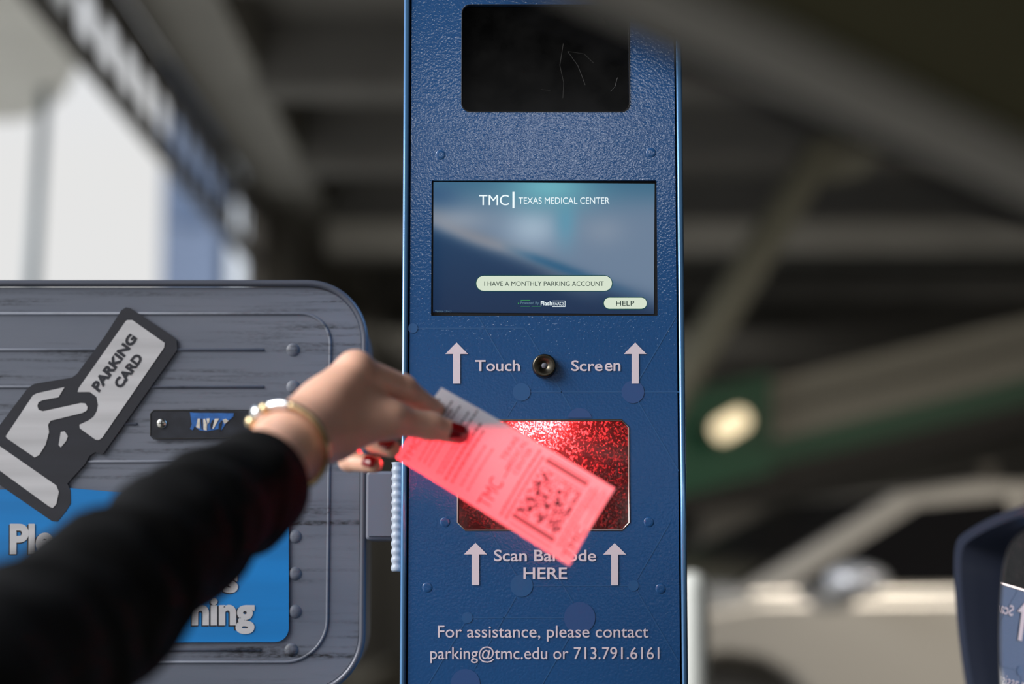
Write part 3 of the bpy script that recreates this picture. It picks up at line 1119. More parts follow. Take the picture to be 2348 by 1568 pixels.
# scanner: chamfered metal frame, cavity, dusty glass, LEDs
sc_part = obj('scanner_frame', bmesh.new(), None, K) if False else None
bm = bmesh.new()
tube(bm, [(x, YK + 0.0005, z) for x, z in hole_scan], 0.0012, 8, closed=True)
SCN = obj('scanner_frame', bm, mat('pinkish_steel_edge', (0.55, 0.45, 0.43, 1), 0.25, 1.0), K, True)
bm = bmesh.new()
e = 0.006
cy0, cy1 = YK + 0.0042, YK + 0.085
X0, X1, Z0, Z1 = zx0 - e, zx1 + e, zz0 - e, zz1 + 0.022
vs = [bm.verts.new(p) for p in ((X0, cy0, Z0), (X1, cy0, Z0), (X1, cy0, Z1), (X0, cy0, Z1), (X0, cy1, Z0), (X1, cy1, Z0), (X1, cy1, Z1), (X0, cy1, Z1))]
for f in ((0, 1, 5, 4), (1, 2, 6, 5), (2, 3, 7, 6), (3, 0, 4, 7), (4, 5, 6, 7)):
    bm.faces.new([vs[i] for i in f])
obj('scanner_cavity', bm, M['cavity'], SCN)
gl = obj('scanner_glass', newbox((X0 + .001, YK + 0.0045, Z0 + .001), (X1 - .001, YK + 0.0062, zz1 + .004)), M['dusty_glass'], SCN)
LED = []
for px in (1216, 1264):
    p = at_y(px, 963, YK)
    q = Vector((p.x, YK + 0.022, zz1 + 0.0016))
    LED.append(q)
    bm = bmesh.new()
    bmesh.ops.create_uvsphere(bm, u_segments=16, v_segments=10, radius=0.0018)
    bm.transform(Matrix.Translation(q + Vector((0, 0.004, 0.001))))
    obj('red_led', bm, M['red_led'], SCN, True)
for q in LED:
    l = lamp('scanner_led_light', 'SPOT', q, 8.0, (1.0, 0.035, 0.04), 0.0012)
    l.data.spot_size = R(155)
    l.data.spot_blend = 0.25
    lamp('scanner_led_glow', 'POINT', q + Vector((0, 0.010, 0.003)), 0.3, (1.0, 0.02, 0.015), 0.002)
    l.rotation_euler = (Vector((q.x + (0.04 if q.x > 0.035 else -0.04), 1.68, 1.13)) - q).to_track_quat('-Z', 'Y').to_euler()

# ------------------------------------------------------------------ grey sign panel on the left
YP = 2.0
PX0, PX1, PY0, PY1 = -330, 836, 650, 1590
a, b = at_y(PX0, PY0, YP), at_y(PX1, PY1, YP)
sx0, sx1 = a.x, (at_y(PX1, 800, YP).x + at_y(832, 1400, YP).x) / 2
sz1, sz0 = a.z, b.z
G = thing('ticket_machine', 'scuffed grey machine front with rounded corners and a parking card pictogram', 'machine', ((sx0 + sx1) / 2, YP + 0.1, 0))
RR = 0.058
loop = rrect(sx0, sz0, sx1, sz1, RR, 14)
bm = bmesh.new()
prism(bm, rrect(sx0 + .004, sz0 + .004, sx1 - .004, sz1 - .004, RR - .004, 14), YP, YP + 0.012)


def hump(p, q, r):
    tube(bm, [Vector(p) + (Vector(p) - Vector(q)).normalized() * r * .6, p, q, Vector(q) + (Vector(q) - Vector(p)).normalized() * r * .6], [r * .35, r, r, r * .35], 10)


ins_r = at_y(754, 1100, YP).x
ins_t = at_y(600, 719, YP).z
ins_b = sz0 + (sz1 - ins_t)
path = []
rr2 = 0.030
for k in range(13):
    an_ = R(90 - 90 * k / 12)
    path.append((ins_r - rr2 + rr2 * math.cos(an_), YP, ins_t - rr2 + rr2 * math.sin(an_)))
for k in range(13):
    an_ = R(0 - 90 * k / 12)
    path.append((ins_r - rr2 * 1.4 + rr2 * 1.4 * math.cos(an_), YP, ins_b + rr2 * 1.4 + rr2 * 1.4 * math.sin(an_)))
path = [(sx0 + 0.1, YP, ins_t)] + path + [(sx0 + 0.1, YP, ins_b)]
tube(bm, path, 0.0017, 10)
for y_, xa, xb in ((802, -260, 604), (887, -260, 604), (972, -260, 313), (1058, 195, 604), (1490, -260, 597)):
    hump(at_y(xa, y_, YP), at_y(xb, y_, YP), 0.0016)
for px, py in ((672, 802), (672, 887), (672, 972), (676, 1230), (676, 1315), (676, 1402), (668, 1490)):
    lathe(bm, at_y(px, py, YP), Vector((0, -1, 0)), [(-.0004, 0.0072), (0.0008, 0.0062), (0.0017, 0.0045), (0.0022, 0.0022), (0.0023, 0)], 22)
obj('front_panel', bm, M['panel'], G)
for o_ in (bpy.data.objects['front_panel'],):
    for p in o_.data.polygons:
        p.use_smooth = len(p.vertices) == 4 and p.area < 0.0004
bm = bmesh.new()
tube(bm, [(x, YP - 0.001, z) for x, z in loop], 0.0035, 10, closed=True)
obj('edge_trim', bm, M['rim'], G, True)
bm = bmesh.new()
prism(bm, rrect(sx0 + .004, sz0 + .004, sx1 - .003, sz1 - .003, RR - .004, 12), YP + 0.012, YP + 0.16)
obj('housing', bm, M['grey_box'], G)
xm = (sx0 + sx1) / 2
obj('pedestal', newbox((xm - .08, YP + .03, 0), (xm + .08, YP + .14, sz0 + .01)), M['grey_box'], G)

C3 = lambda x, y: (x / 2.668, 640 + y / 2.668)
C4 = lambda x, y: (x / 2.668, 1080 + y / 2.668)
y1_, y2_, y3_, y4_ = YP - 0.0024, YP - 0.0028, YP - 0.0032, YP - 0.0036


def plate_px(y, pts, m, name, th=0.0012):
    """thin raised plate with the given outline"""
    vs = [at_y(px, py, y) for px, py in pts]
    bm = bmesh.new()
    prism(bm, [(v.x, v.z) for v in vs], y, y + th)
    for f in bm.faces:
        f.normal_update()
    bmesh.ops.triangulate(bm, faces=[f for f in bm.faces if len(f.verts) > 4], ngon_method='EAR_CLIP')
    return obj(name, bm, m, G)


lab = [(-260, 1122), (17, 1122), (165, 1119), (300, 1131), (430, 1140), (640, 1150)]
r0 = 32
lab += [(662, 1172)] + [(662 - r0 + r0 * math.cos(R(t_)), 1472 - r0 + r0 * math.sin(R(t_))) for t_ in range(0, 91, 10)] + [(-260, 1474)]
plate_px(y1_, lab, M['blue_label'], 'blue_label')
out = [(770, 172), (800, 178), (870, 225), (1060, 352), (1080, 372), (1084, 430), (1078, 440), (628, 1072), (582, 1058), (548, 1080), (520, 1130), (412, 1250), (430, 1290), (432, 1370), (402, 1420), (352, 1483), (318, 1480), (40, 1288), (-60, 1215), (-110, 1120), (-60, 1010), (-10, 905), (0, 890), (170, 665), (210, 640), (440, 602), (470, 580), (640, 350), (742, 190)]
plate_px(y2_, [C3(*p) for p in out], M['pict_dark'], 'pictogram')
pict = bpy.data.objects['pictogram']
white = {
    'card_shape': [(780, 250), (810, 250), (1008, 390), (1004, 418), (625, 970), (605, 984), (585, 982), (488, 912), (486, 890), (540, 865), (572, 842), (592, 808), (600, 770), (590, 720), (550, 690), (475, 690), (480, 668), (770, 255)],
    'hand_shape': [(35, 960), (200, 712), (225, 698), (395, 660), (358, 722), (262, 740), (236, 752), (228, 775), (236, 798), (262, 808), (495, 757), (522, 760), (536, 782), (530, 804), (505, 818), (310, 866), (294, 890), (300, 935), (280, 1010), (240, 1075), (212, 1090), (40, 972)],
    'gap_shape': [(372, 934), (395, 930), (415, 960), (405, 990), (372, 1028), (358, 1015)],
    'cuff_shape': [(-90, 1030), (0, 1022), (345, 1262), (360, 1300), (345, 1375), (322, 1400), (300, 1390), (0, 1172), (-90, 1110)],
}
for n_, pts in white.items():
    poly_on(y3_, [C3(*p) for p in pts], M['pict_light'], pict, n_)
text_on(y4_, 'PARKING', (C3(556, 652), C3(793, 328), C3(842, 362), C3(605, 694)), M['pict_dark'], pict, 0.045)
text_on(y4_, 'CARD', (C3(690, 638), C3(829, 448), C3(878, 482), C3(739, 674)), M['pict_dark'], pict, 0.045)
for txt, q in (('Ple', (60, 322, 330, 512)), ('s', (1362, 622, 1456, 746)), ('ning', (1172, 775, 1557, 997))):
    text_on(y2_ + .0001, txt, tuple(C4(x - 7, y + 6) for x, y in rect(*q)), M['pict_dark'], G, 0.05)
    text_on(y2_ - .0003, txt, tuple(C4(x, y) for x, y in rect(*q)), M['pict_light'], G, 0.04)
# worn slot plate
sl = plate_px(y2_, [(352, 942), (690, 942), (690, 1003), (352, 1004), (346, 998), (346, 948)], M['slot'], 'slot_plate')
bm = bmesh.new()
tube(bm, [at_y(x, y, y2_) for x, y in ((352, 941), (690, 940), (690, 1003), (560, 1004), (352, 1006), (345, 999), (345, 948))], 0.0006, 6, closed=True)
obj('worn_edge', bm, M['scratch'], sl)
Zs = lambda x, y: (330 + x / 7.574, 920 + y / 7.574)
poly_on(y3_, [Zs(*p) for p in ((800, 190), (870, 200), (1560, 205), (1550, 270), (1460, 340), (1400, 420), (1350, 500), (1300, 480), (1200, 500), (1100, 520), (960, 500), (880, 430), (850, 500), (800, 480), (830, 400))], M['slot_blue'], sl, 'worn_sticker')
bm = bmesh.new()
for pl in (((935, 300), (970, 300), (970, 470), (905, 450)), ((1030, 310), (1060, 300), (1095, 400), (1090, 505), (1035, 495)), ((1085, 300), (1140, 295), (1135, 360), (1105, 400)), ((1230, 300), (1305, 300), (1205, 480), (1190, 470)), ((1365, 320), (1420, 300), (1470, 340), (1400, 395))):
    bm.faces.new([bm.verts.new(at_y(*Zs(*p), y4_)) for p in pl])
obj('worn_white_mark', bm, M['slot_white'], sl)
bm = bmesh.new()
for pl in (((985, 300), (1000, 480), (1020, 500), (1010, 300)), ((1150, 400), (1190, 320), (1215, 330), (1160, 500)), ((1300, 400), (1350, 330), (1365, 340), (1330, 500), (1290, 520))):
    bm.faces.new([bm.verts.new(at_y(*Zs(*p), y4_)) for p in pl])
obj('worn_dark_mark', bm, M['slot'], sl)
c = at_y(371, 971, y2_)
bm = bmesh.new()
lathe(bm, c, Vector((0, -1, 0)), [(0, 0.0052), (0.001, 0.005), (0.0018, 0.0038), (0.0020, 0)], 24)
scw = obj('screw', bm, M['steel'], sl, True)
bm = newbox((c.x - .0022, c.y - .0025, c.z - .0005), (c.x + .0022, c.y - .0019, c.z + .0005))
box(bm, (c.x - .0005, c.y - .0025, c.z - .0022), (c.x + .0005, c.y - .0019, c.z + .0022))
obj('cross_recess', bm, M['black'], scw)

# grey box and ribbed conduit between machine and kiosk
b0, b1 = at_y(838, 1080, 1.985), at_y(930, 1238, 1.985)
t = thing('junction_box', 'small grey junction box bridging the grey machine and the blue kiosk', 'box', (b0.x, 1.985, b1.z))
bev(obj('box_body', newbox((sx1 + .0035, 1.985, b1.z), (kl, 2.08, b0.z)), M['grey_box'], t), 0.003)
obj('box_lid', newbox((sx1 + .006, 1.982, b1.z + .004), (kl - .004, 1.985, b0.z - .004)), M['grey_box'], t)
bm = bmesh.new()
p0 = at_y(912, 1060, 1.966)
pts, rad = [], []
for k in range(60):
    pts.append((p0.x, 1.966, p0.z - k * 0.0018))
    rad.append(0.0056 + 0.0006 * math.cos(k * PI / 2.2))
tube(bm, pts, rad, 16)
cd = obj('conduit', bm, M['conduit'], smooth=True)
tag(cd, 'short pale ribbed conduit hanging against the left edge of the blue kiosk', 'conduit')

# ------------------------------------------------------------------ the ticket
TQ = [at_d(1012, 888, 1.728), at_d(1410, 1120, 1.645), at_d(1305, 1298, 1.632), at_d(906, 1050, 1.712)]


def ticket(r, t, off=0.0):
    """r: reading direction 0..1 (bottom edge to top edge), t: along the strip 0..1"""
    tl, tr, br, bl = TQ
    p = tl * (1 - t) * r + tr * t * r + br * t * (1 - r) + bl * (1 - t) * (1 - r)
    n = (tr - tl).cross(bl - tl).normalized()
    if n.y > 0:
        n = -n
    bend = 0.004 * math.sin(PI * t) + 0.0025 * math.sin(PI * r)
    return p + n * (bend + off)


bm = bmesh.new()
NT, NR = 40, 16
fr = [[bm.verts.new(ticket(j / NR, i / NT)) for i in range(NT + 1)] for j in range(NR + 1)]
bk = [[bm.verts.new(ticket(j / NR, i / NT, -0.00012)) for i in range(NT + 1)] for j in range(NR + 1)]
for j in range(NR):
    for i in range(NT):
        bm.faces.new((fr[j][i], fr[j][i + 1], fr[j + 1][i + 1], fr[j + 1][i]))
TK = thing('parking_ticket', 'white paper parking ticket held in the fingers, half lit red by the scanner', 'ticket', ticket(0.5, 0.5))
for row in bk:
    for v in row:
        bm.verts.remove(v)
obj('paper', bm, M['paper'], TK, True)


def tk_text(body, r0, r1, t0, t1, m, offset=0.0):
    v, f = text2d(body, offset)
    flat_mesh('lettering', [ticket(r0 + (r1 - r0) * a, t0 + (t1 - t0) * b, 0.0003) for a, b in v], f, m, TK)


def tk_quads(name, qs, m):
    bm = bmesh.new()
    for r0, r1, t0, t1 in qs:
        bm.faces.new([bm.verts.new(ticket(r, t, 0.0003)) for r, t in ((r0, t0), (r1, t0), (r1, t1), (r0, t1))])
    obj(name, bm, m, TK)


rng = random.Random(5)


def dashes(rows, r0, r1, h, gap=.012):
    qs = []
    for t in rows:
        r = r0 + rng.uniform(0, .02)
        end = r1 - rng.uniform(0, .12)
        while r < end:
            w = rng.uniform(0.025, 0.07)
            n = max(2, int(w / 0.012))
            for k in range(n):
                qs.append((r + k * w / n, r + (k + .72) * w / n, t + rng.uniform(0, h * .25), t + h))
            r += w + gap
    return qs


tk_text('TMC', 0.03, 0.33, 0.035, 0.075, M['ink'])
tk_quads('print_line', dashes((0.11, 0.14, 0.17, 0.225, 0.245), 0.10, 0.62, 0.010), M['ink'])
tk_quads('print_line', dashes((0.025, 0.05, 0.085, 0.11, 0.135, 0.19, 0.225), 0.60, 0.96, 0.012), M['ink'])
tk_quads('print_line', dashes((0.275, 0.31), 0.08, 0.9, 0.016), M['ink'])
tk_quads('print_line', dashes((0.36, 0.40), 0.10, 0.7, 0.013), M['ink_grey'])
tk_text('TMC', 0.05, 0.40, 0.475, 0.545, M['ink'])
tk_quads('divider_bar', [(0.455, 0.462, 0.47, 0.55)] if False else [(0.44, 0.60, 0.528, 0.533)], M['ink'])
tk_text('TEXAS', 0.62, 0.93, 0.463, 0.490, M['ink'])
tk_text('MEDICAL', 0.55, 0.95, 0.508, 0.535, M['ink'])
tk_text('CENTER', 0.55, 0.90, 0.55, 0.577, M['ink'])
tk_quads('print_line', dashes((0.598, 0.628), 0.06, 0.97, 0.015, .01), M['ink'])
# stacked barcode: start and stop bars with code rows between
for q in ((0.845, 0.91, 0.655, 0.885), (0.12, 0.18, 0.655, 0.885)):
    tk_quads('barcode_bar', [q], M['ink_grey'])
thin = [(0.93, 0.94, 0.66, 0.885), (0.80, 0.808, 0.66, 0.885), (0.78, 0.785, 0.66, 0.885), (0.07, 0.078, 0.66, 0.885), (0.045, 0.052, 0.66, 0.885)]
tk_quads('barcode_line', thin, M['ink_grey'])
cells = []
rows = 26
for i in range(rows):
    t0 = 0.658 + i * (0.227 / rows)
    r = 0.20
    while r < 0.77:
        w = rng.choice((1, 1, 2, 2, 3, 4)) * 0.0085
        if rng.random() < 0.46:
            cells.append((r, min(r + w, 0.77), t0, t0 + 0.227 / rows))
        r += w
tk_quads('barcode_pattern', cells, M['ink'])
tk_quads('print_line', dashes((0.902, 0.922), 0.12, 0.95, 0.013, .01), M['ink_grey'])
tk_text('TMC', 0.06, 0.44, 0.945, 0.99, M['ink'])
tk_quads('divider_bar', [(0.47, 0.62, 0.968, 0.972)], M['ink_grey'])
tk_text('TEXAS', 0.62, 0.86, 0.935, 0.952, M['ink_grey'])
tk_text('MEDICAL', 0.62, 0.94, 0.957, 0.972, M['ink_grey'])
tk_text('CENTER', 0.62, 0.9, 0.977, 0.992, M['ink_grey'])


# ------------------------------------------------------------------ the person: hand, sleeve, nails
def surface_nets(vol, org, h):
    nx, ny, nz = vol.shape
    ins = vol < 0
    c = np.zeros((nx - 1, ny - 1, nz - 1), int)
    for dx in (0, 1):
        for dy in (0, 1):
            for dz in (0, 1):
                c += ins[dx:nx - 1 + dx, dy:ny - 1 + dy, dz:nz - 1 + dz]
    act = (c > 0) & (c < 8)
    idx = np.full(act.shape, -1)
    ii = np.argwhere(act)
    idx[act] = np.arange(len(ii))
    acc = np.zeros((len(ii), 3)); cnt = np.zeros(len(ii))
    corners = [(0, 0, 0), (1, 0, 0), (0, 1, 0), (1, 1, 0), (0, 0, 1), (1, 0, 1), (0, 1, 1), (1, 1, 1)]
    for a in corners:
        for ax in range(3):
            if a[ax] == 1:
                continue
            b = list(a); b[ax] = 1
            va = vol[ii[:, 0] + a[0], ii[:, 1] + a[1], ii[:, 2] + a[2]]
            vb = vol[ii[:, 0] + b[0], ii[:, 1] + b[1], ii[:, 2] + b[2]]
            cr = (va < 0) != (vb < 0)
            t = np.where(cr, va / np.where(cr, va - vb, 1), 0)
            p = np.array(a, float)[None, :].repeat(len(ii), 0)
            p[:, ax] += t
            acc += p * cr[:, None]; cnt += cr
    v = ii + acc / cnt[:, None]
    v = v * h + np.array(org)[None, :]
    faces = []
    for ax in range(3):
        o1, o2 = [(1, 2), (2, 0), (0, 1)][ax]
        s0 = [slice(None)] * 3; s1 = [slice(None)] * 3
        s0[ax] = slice(0, -1); s1[ax] = slice(1, None)
        cross = ins[tuple(s0)] != ins[tuple(s1)]
        e = np.argwhere(cross)
        e = e[(e[:, o1] > 0) & (e[:, o2] > 0) & (e[:, o1] < vol.shape[o1] - 1) & (e[:, o2] < vol.shape[o2] - 1)]
        flip = ins[e[:, 0], e[:, 1], e[:, 2]]

        def at(d1, d2):
            q = e.copy(); q[:, o1] -= d1; q[:, o2] -= d2
            return idx[q[:, 0], q[:, 1], q[:, 2]]
        q = np.stack([at(1, 1), at(0, 1), at(0, 0), at(1, 0)], 1)
        q = np.where(flip[:, None], q, q[:, ::-1])
        faces.append(q)
    return v, np.concatenate(faces)


def round_cone(P, a, b, r1, r2):
    a = np.array(a); b = np.array(b)
    ba = b - a
    l2 = ba @ ba
    t = np.clip(((P - a) @ ba) / l2, 0, 1)
    d = np.linalg.norm(P - a - t[..., None] * ba, axis=-1)
    return d - (r1 + (r2 - r1) * t)


def smin(a, b, k):
    h_ = np.clip(0.5 + 0.5 * (b - a) / k, 0, 1)
    return b * (1 - h_) + a * h_ - k * h_ * (1 - h_)


H = at_d
Wc = H(668, 1016, 1.585)
iM, iP, iD, iT = H(814, 852, 1.650), H(925, 890, 1.682), H(985, 935, 1.712), H(1036, 968, 1.735)
mM, mP, mD, mT = H(800, 858, 1.675), H(878, 950, 1.722), H(858, 1012, 1.712), H(898, 1029, 1.692)
rM, rP, rD, rT = H(786, 895, 1.690), H(800, 1000, 1.735), H(800, 1057, 1.715), H(858, 1065, 1.695)
pM, pP, pD, pT = H(772, 940, 1.690), H(760, 1010, 1.725), H(775, 1035, 1.735), H(812, 1042, 1.735)
tC, tM, tI, tT = H(765, 998, 1.622), H(890, 960, 1.655), H(985, 976, 1.680), H(1050, 994, 1.694)
fore = H(590, 1095, 1.51)
allp = [Wc, iM, iP, iD, iT, mM, mP, mD, mT, rM, rP, rD, rT, pM, pP, pD, pT, tC, tM, tI, tT, fore]
lo = np.array([min(p[k] for p in allp) for k in range(3)]) - 0.038
hi = np.array([max(p[k] for p in allp) for k in range(3)]) + 0.038
hs = 0.0016
dims = np.ceil((hi - lo) / hs).astype(int) + 1
gx, gy, gz = np.meshgrid(*[lo[k] + np.arange(dims[k]) * hs for k in range(3)], indexing='ij')
PG = np.stack([gx, gy, gz], -1)
mm = 0.001
# palm and wrist
vol = round_cone(PG, fore, Wc, 30 * mm, 26.5 * mm)
for a, b, r1, r2, k in (
        (Wc, iM, 23.5, 15.5, 14), (Wc, mM, 23, 15, 14), (Wc, rM, 23, 14, 14), (Wc, pM, 22, 13, 14),
        (Wc, tC, 24, 19, 16), (H(745, 940, 1.632), H(815, 930, 1.655), 20, 17, 16),
        (tC, tM, 18.5, 14.2, 12), (H(800, 930, 1.650), tM, 18, 13, 14)):
    vol = smin(vol, round_cone(PG, a, b, r1 * mm, r2 * mm), k * mm)
# fingers: each its own chain, lightly blended at the root
for chain, rad in (((iM, iP, iD, iT), (15.0, 11.2, 9.2, 7.4)), ((mM, mP, mD, mT), (14.5, 11, 9, 7.6)), ((rM, rP, rD, rT), (13.5, 10.5, 8.6, 7.2)), ((pM, pP, pD, pT), (12, 9.5, 8, 6.8))):
    f = None
    for a, b, r1, r2 in zip(chain, chain[1:], rad, rad[1:]):
        d = round_cone(PG, a, b, r1 * mm, r2 * mm)
        f = d if f is None else smin(f, d, 4 * mm)
    vol = smin(vol, f, 5 * mm)
f = smin(round_cone(PG, tM, tI, 13.6 * mm, 11.2 * mm), round_cone(PG, tI, tT, 11.2 * mm, 8.6 * mm), 6 * mm)
vol = smin(vol, f, 8 * mm)
vol = smin(vol, np.linalg.norm(PG - np.array(H(816, 842, 1.648)), axis=-1) - 12.5 * mm, 8 * mm)     # index knuckle
vv, ff = surface_nets(vol, lo, hs)
del PG, gx, gy, gz, vol
me = bpy.data.meshes.new('body')
me.from_pydata([tuple(v) for v in vv], [], [tuple(int(i) for i in q) for q in ff])
me.update()
PER = thing('person', 'person in a black sleeve reaching out and holding the paper ticket, red nails', 'person', H(-200, 1750, 1.0))
body = obj('body', me, M['skin'], PER, True)
sm = body.modifiers.new('smooth', 'SMOOTH')
sm.factor = 0.5
sm.iterations = 5
body['label'] = 'bare hand and wrist'


def nail(tip, prev, face, length, width, rad, back=0.0):
    """curved nail plate on a finger end; face = direction it looks to"""
    ax = (tip - prev).normalized()
    n = (face - ax * face.dot(ax)).normalized()
    sd = ax.cross(n).normalized()
    bm = bmesh.new()
    NL, NW = 10, 12
    g_ = []
    for i in range(NL + 1):
        u = i / NL
        row = []
        for j in range(NW + 1):
            w = j / NW * 2 - 1
            sup = (1 - abs(2 * u - 1) ** 3.2) ** (1 / 3.2) if 0 < u < 1 else 0.35
            th = w * width * (0.55 + 0.45 * sup) / rad / 2
            drop = 0.0035 * max(0, u - 0.55) ** 2 * 4
            row.append(tip + ax * (-back + (u - 1) * length + 0.006 - 0.002 * w * w * u) + (n * math.cos(th) + sd * math.sin(th)) * (rad + 0.0004) - n * drop)
        g_.append([bm.verts.new(p) for p in row])
    for i in range(NL):
        for j in range(NW):
            bm.faces.new((g_[i][j], g_[i + 1][j], g_[i + 1][j + 1], g_[i][j + 1]))
    bmesh.ops.recalc_face_normals(bm, faces=bm.faces)
    o = obj('fingernail', bm, M['nail'], PER, True)
    s = o.modifiers.new('thick', 'SOLIDIFY')
    s.thickness = 0.0008
    s.offset = 0
    return o


tocam = lambda p: (CAM - p).normalized()
nail(tT, tI, tocam(tT) + Vector((0.12, 0, 0.12)), 0.0195, 0.0175, 0.0089, -0.0012)
nail(mT, mD, tocam(mT) + Vector((0, 0, 0.4)), 0.014, 0.012, 0.0080)
nail(rT, rD, tocam(rT) + Vector((0.1, 0, 0.25)), 0.013, 0.011, 0.0074)
nail(iT, iD, Vector((0.2, 0.8, 0.5)), 0.015, 0.012, 0.0076)
nail(pT, pD, tocam(pT) + Vector((0.1, 0, 0.3)), 0.012, 0.010, 0.007)

# sleeve: tube of cloth with folds, open turned cuff at the wrist
axis_px = [(590, 1110, 1.515, 0.0425), (540, 1140, 1.475, 0.0440), (440, 1200, 1.40, 0.0475), (338, 1286, 1.33, 0.0505), (236, 1378, 1.265, 0.0535), (134, 1468, 1.20, 0.0555), (36, 1550, 1.14, 0.058), (-120, 1660, 1.05, 0.064), (-330, 1790, 0.95, 0.070), (-560, 1900, 0.86, 0.078)]
cp = [H(a, b, c) for a, b, c, _ in axis_px]
cr = [r for *_, r in axis_px]
N = 90
ptsS, radS = [], []
for i in range(N + 1):
    s = i / N * (len(cp) - 1)
    k = min(int(s), len(cp) - 2)
    f = s - k
    ptsS.append(cp[k].lerp(cp[k + 1], f))
    radS.append(cr[k] * (1 - f) + cr[k + 1] * f)
bm = bmesh.new()
# inner lip first so that the cuff has thickness
d0 = (ptsS[1] - ptsS[0]).normalized()
rings = tube(bm, [ptsS[0] + d0 * 0.03, ptsS[0] + d0 * 0.004, ptsS[0] + d0 * 0.0] + ptsS, [radS[0] - .004, radS[0] - .0035, radS[0] - .0015] + radS, 64, cap=False)
for i, rg in enumerate(rings[3:]):
    c = ptsS[i]
    for k, v in enumerate(rg):
        ang = 2 * PI * k / 64
        fold = (0.006 * mnoise.noise(Vector((v.co.x * 14 + 3, v.co.y * 26, v.co.z * 14))) + 0.004 * mnoise.noise(Vector((v.co.x * 30, v.co.y * 55, v.co.z * 30)))) * min(1, i / 8)
        v.co = c + (v.co - c) * (1 + fold / radS[i] * (1 if i > 3 else .3))
bm.faces.new(rings[-1])
sl_o = obj('sleeve', bm, M['sleeve'], PER, True)
sl_o['label'] = 'black jacket sleeve'

# bracelet
arm_ax = (Wc - fore).normalized()
bc = H(657, 1024, 1.572)
camx, camup = Vector((1, 0, 0)), Vector((0, -SP, CP))
nrm = ray(1174, 784).normalized() * 0.9 + camx * 0.34 + camup * 0.22
nrm.normalize()
bu = (camx - nrm * camx.dot(nrm)).normalized()
bv = nrm.cross(bu).normalized()
if bv.dot(camup) < 0:
    bv = -bv
BR = 0.0345


def bp(deg):
    return bc + (bu * math.cos(R(deg)) + bv * math.sin(R(deg))) * BR


BB = thing('bracelet', 'gold and silver open bangle worn on the wrist above the black cuff', 'bracelet', bc)
bm = bmesh.new()
tube(bm, [bp(a) for a in range(84, -190, -4)], 0.0029, 12)
obj('band', bm, M['gold'], BB, True)
bm = bmesh.new()
tube(bm, [bp(a) for a in range(84, 117, 3)], 0.0034, 14)
obj('silver_sleeve', bm, M['silver'], BB, True)
for deg, r_, m_, nme in ((121, 0.0046, M['gold'], 'gold_bead'), (133, 0.0062, M['silver'], 'silver_ball'), (150, 0.0050, M['gold'], 'gold_bead')):
    bm = bmesh.new()
    bmesh.ops.create_uvsphere(bm, u_segments=24, v_segments=14, radius=r_)
    bm.transform(Matrix.Translation(bp(deg)))
    obj(nme, bm, m_, BB, True)

# ------------------------------------------------------------------ the car the photograph is taken from
V = thing('car', 'dark car in the foreground: out-of-focus door frame above, side mirror low on the right', 'car', (0.3, 0.6, 0))
fa, fb = H(1180, -150, 0.70), H(2500, 465, 0.86)
fdir = (fb - fa)
# window frame bar
bm = bmesh.new()
fa2, fb2 = fa - fdir * 0.6, fb + fdir * 1.3
dcam = ray(1900, 180).normalized()
fn = fdir.cross(dcam).normalized()
if fn.z < 0:
    fn = -fn
prof = [(-0.0115, -0.006), (-0.0115, 0.012), (0.0115, 0.012), (0.0115, -0.006), (0.006, -0.010), (-0.006, -0.010)]
ra_, rb_ = [], []
for u, w in prof:
    ra_.append(bm.verts.new(fa2 + fn * u + dcam * w))
    rb_.append(bm.verts.new(fb2 + fn * u + dcam * w))
for i in range(6):
    bm.faces.new((ra_[i], ra_[(i + 1) % 6], rb_[(i + 1) % 6], rb_[i]))
bm.faces.new(ra_); bm.faces.new(list(reversed(rb_)))
bmesh.ops.recalc_face_normals(bm, faces=bm.faces)
obj('door_frame', bm, M['trim_grey'], V)
bm = bmesh.new()
tube(bm, [fa2 - fn * 0.014 + dcam * 0.008, fb2 - fn * 0.014 + dcam * 0.008], 0.0045, 10)
obj('window_seal', bm, M['black'], V)
# roof lining and roof from the frame back over the cabin
bm = bmesh.new()
e0, e1 = fa2 + fn * 0.010, fb2 + fn * 0.010
back = Vector((0.45, -1.5, 0.16))
e2, e3 = e1 + back, e0 + back
mid0, mid1 = e0 + Vector((0.0, -0.14, 0.10)), e1 + Vector((0.03, -0.14, 0.13))
zup = Vector((0, 0, 0.03))
lowv = [bm.verts.new(p) for p in (e0, e1, mid1, mid0, e3, e2)]
upv = [bm.verts.new(p + zup) for p in (e0, e1, mid1, mid0, e3, e2)]
for q in ((0, 1, 2, 3), (3, 2, 5, 4)):
    bm.faces.new([lowv[i] for i in q])
    bm.faces.new([upv[i] for i in reversed(q)])
for i, j in ((0, 1), (1, 2), (2, 5), (5, 4), (4, 3), (3, 0)):
    bm.faces.new((lowv[i], lowv[j], upv[j], upv[i]))
bmesh.ops.recalc_face_normals(bm, faces=bm.faces)
obj('roof', bm, M['headliner'], V)
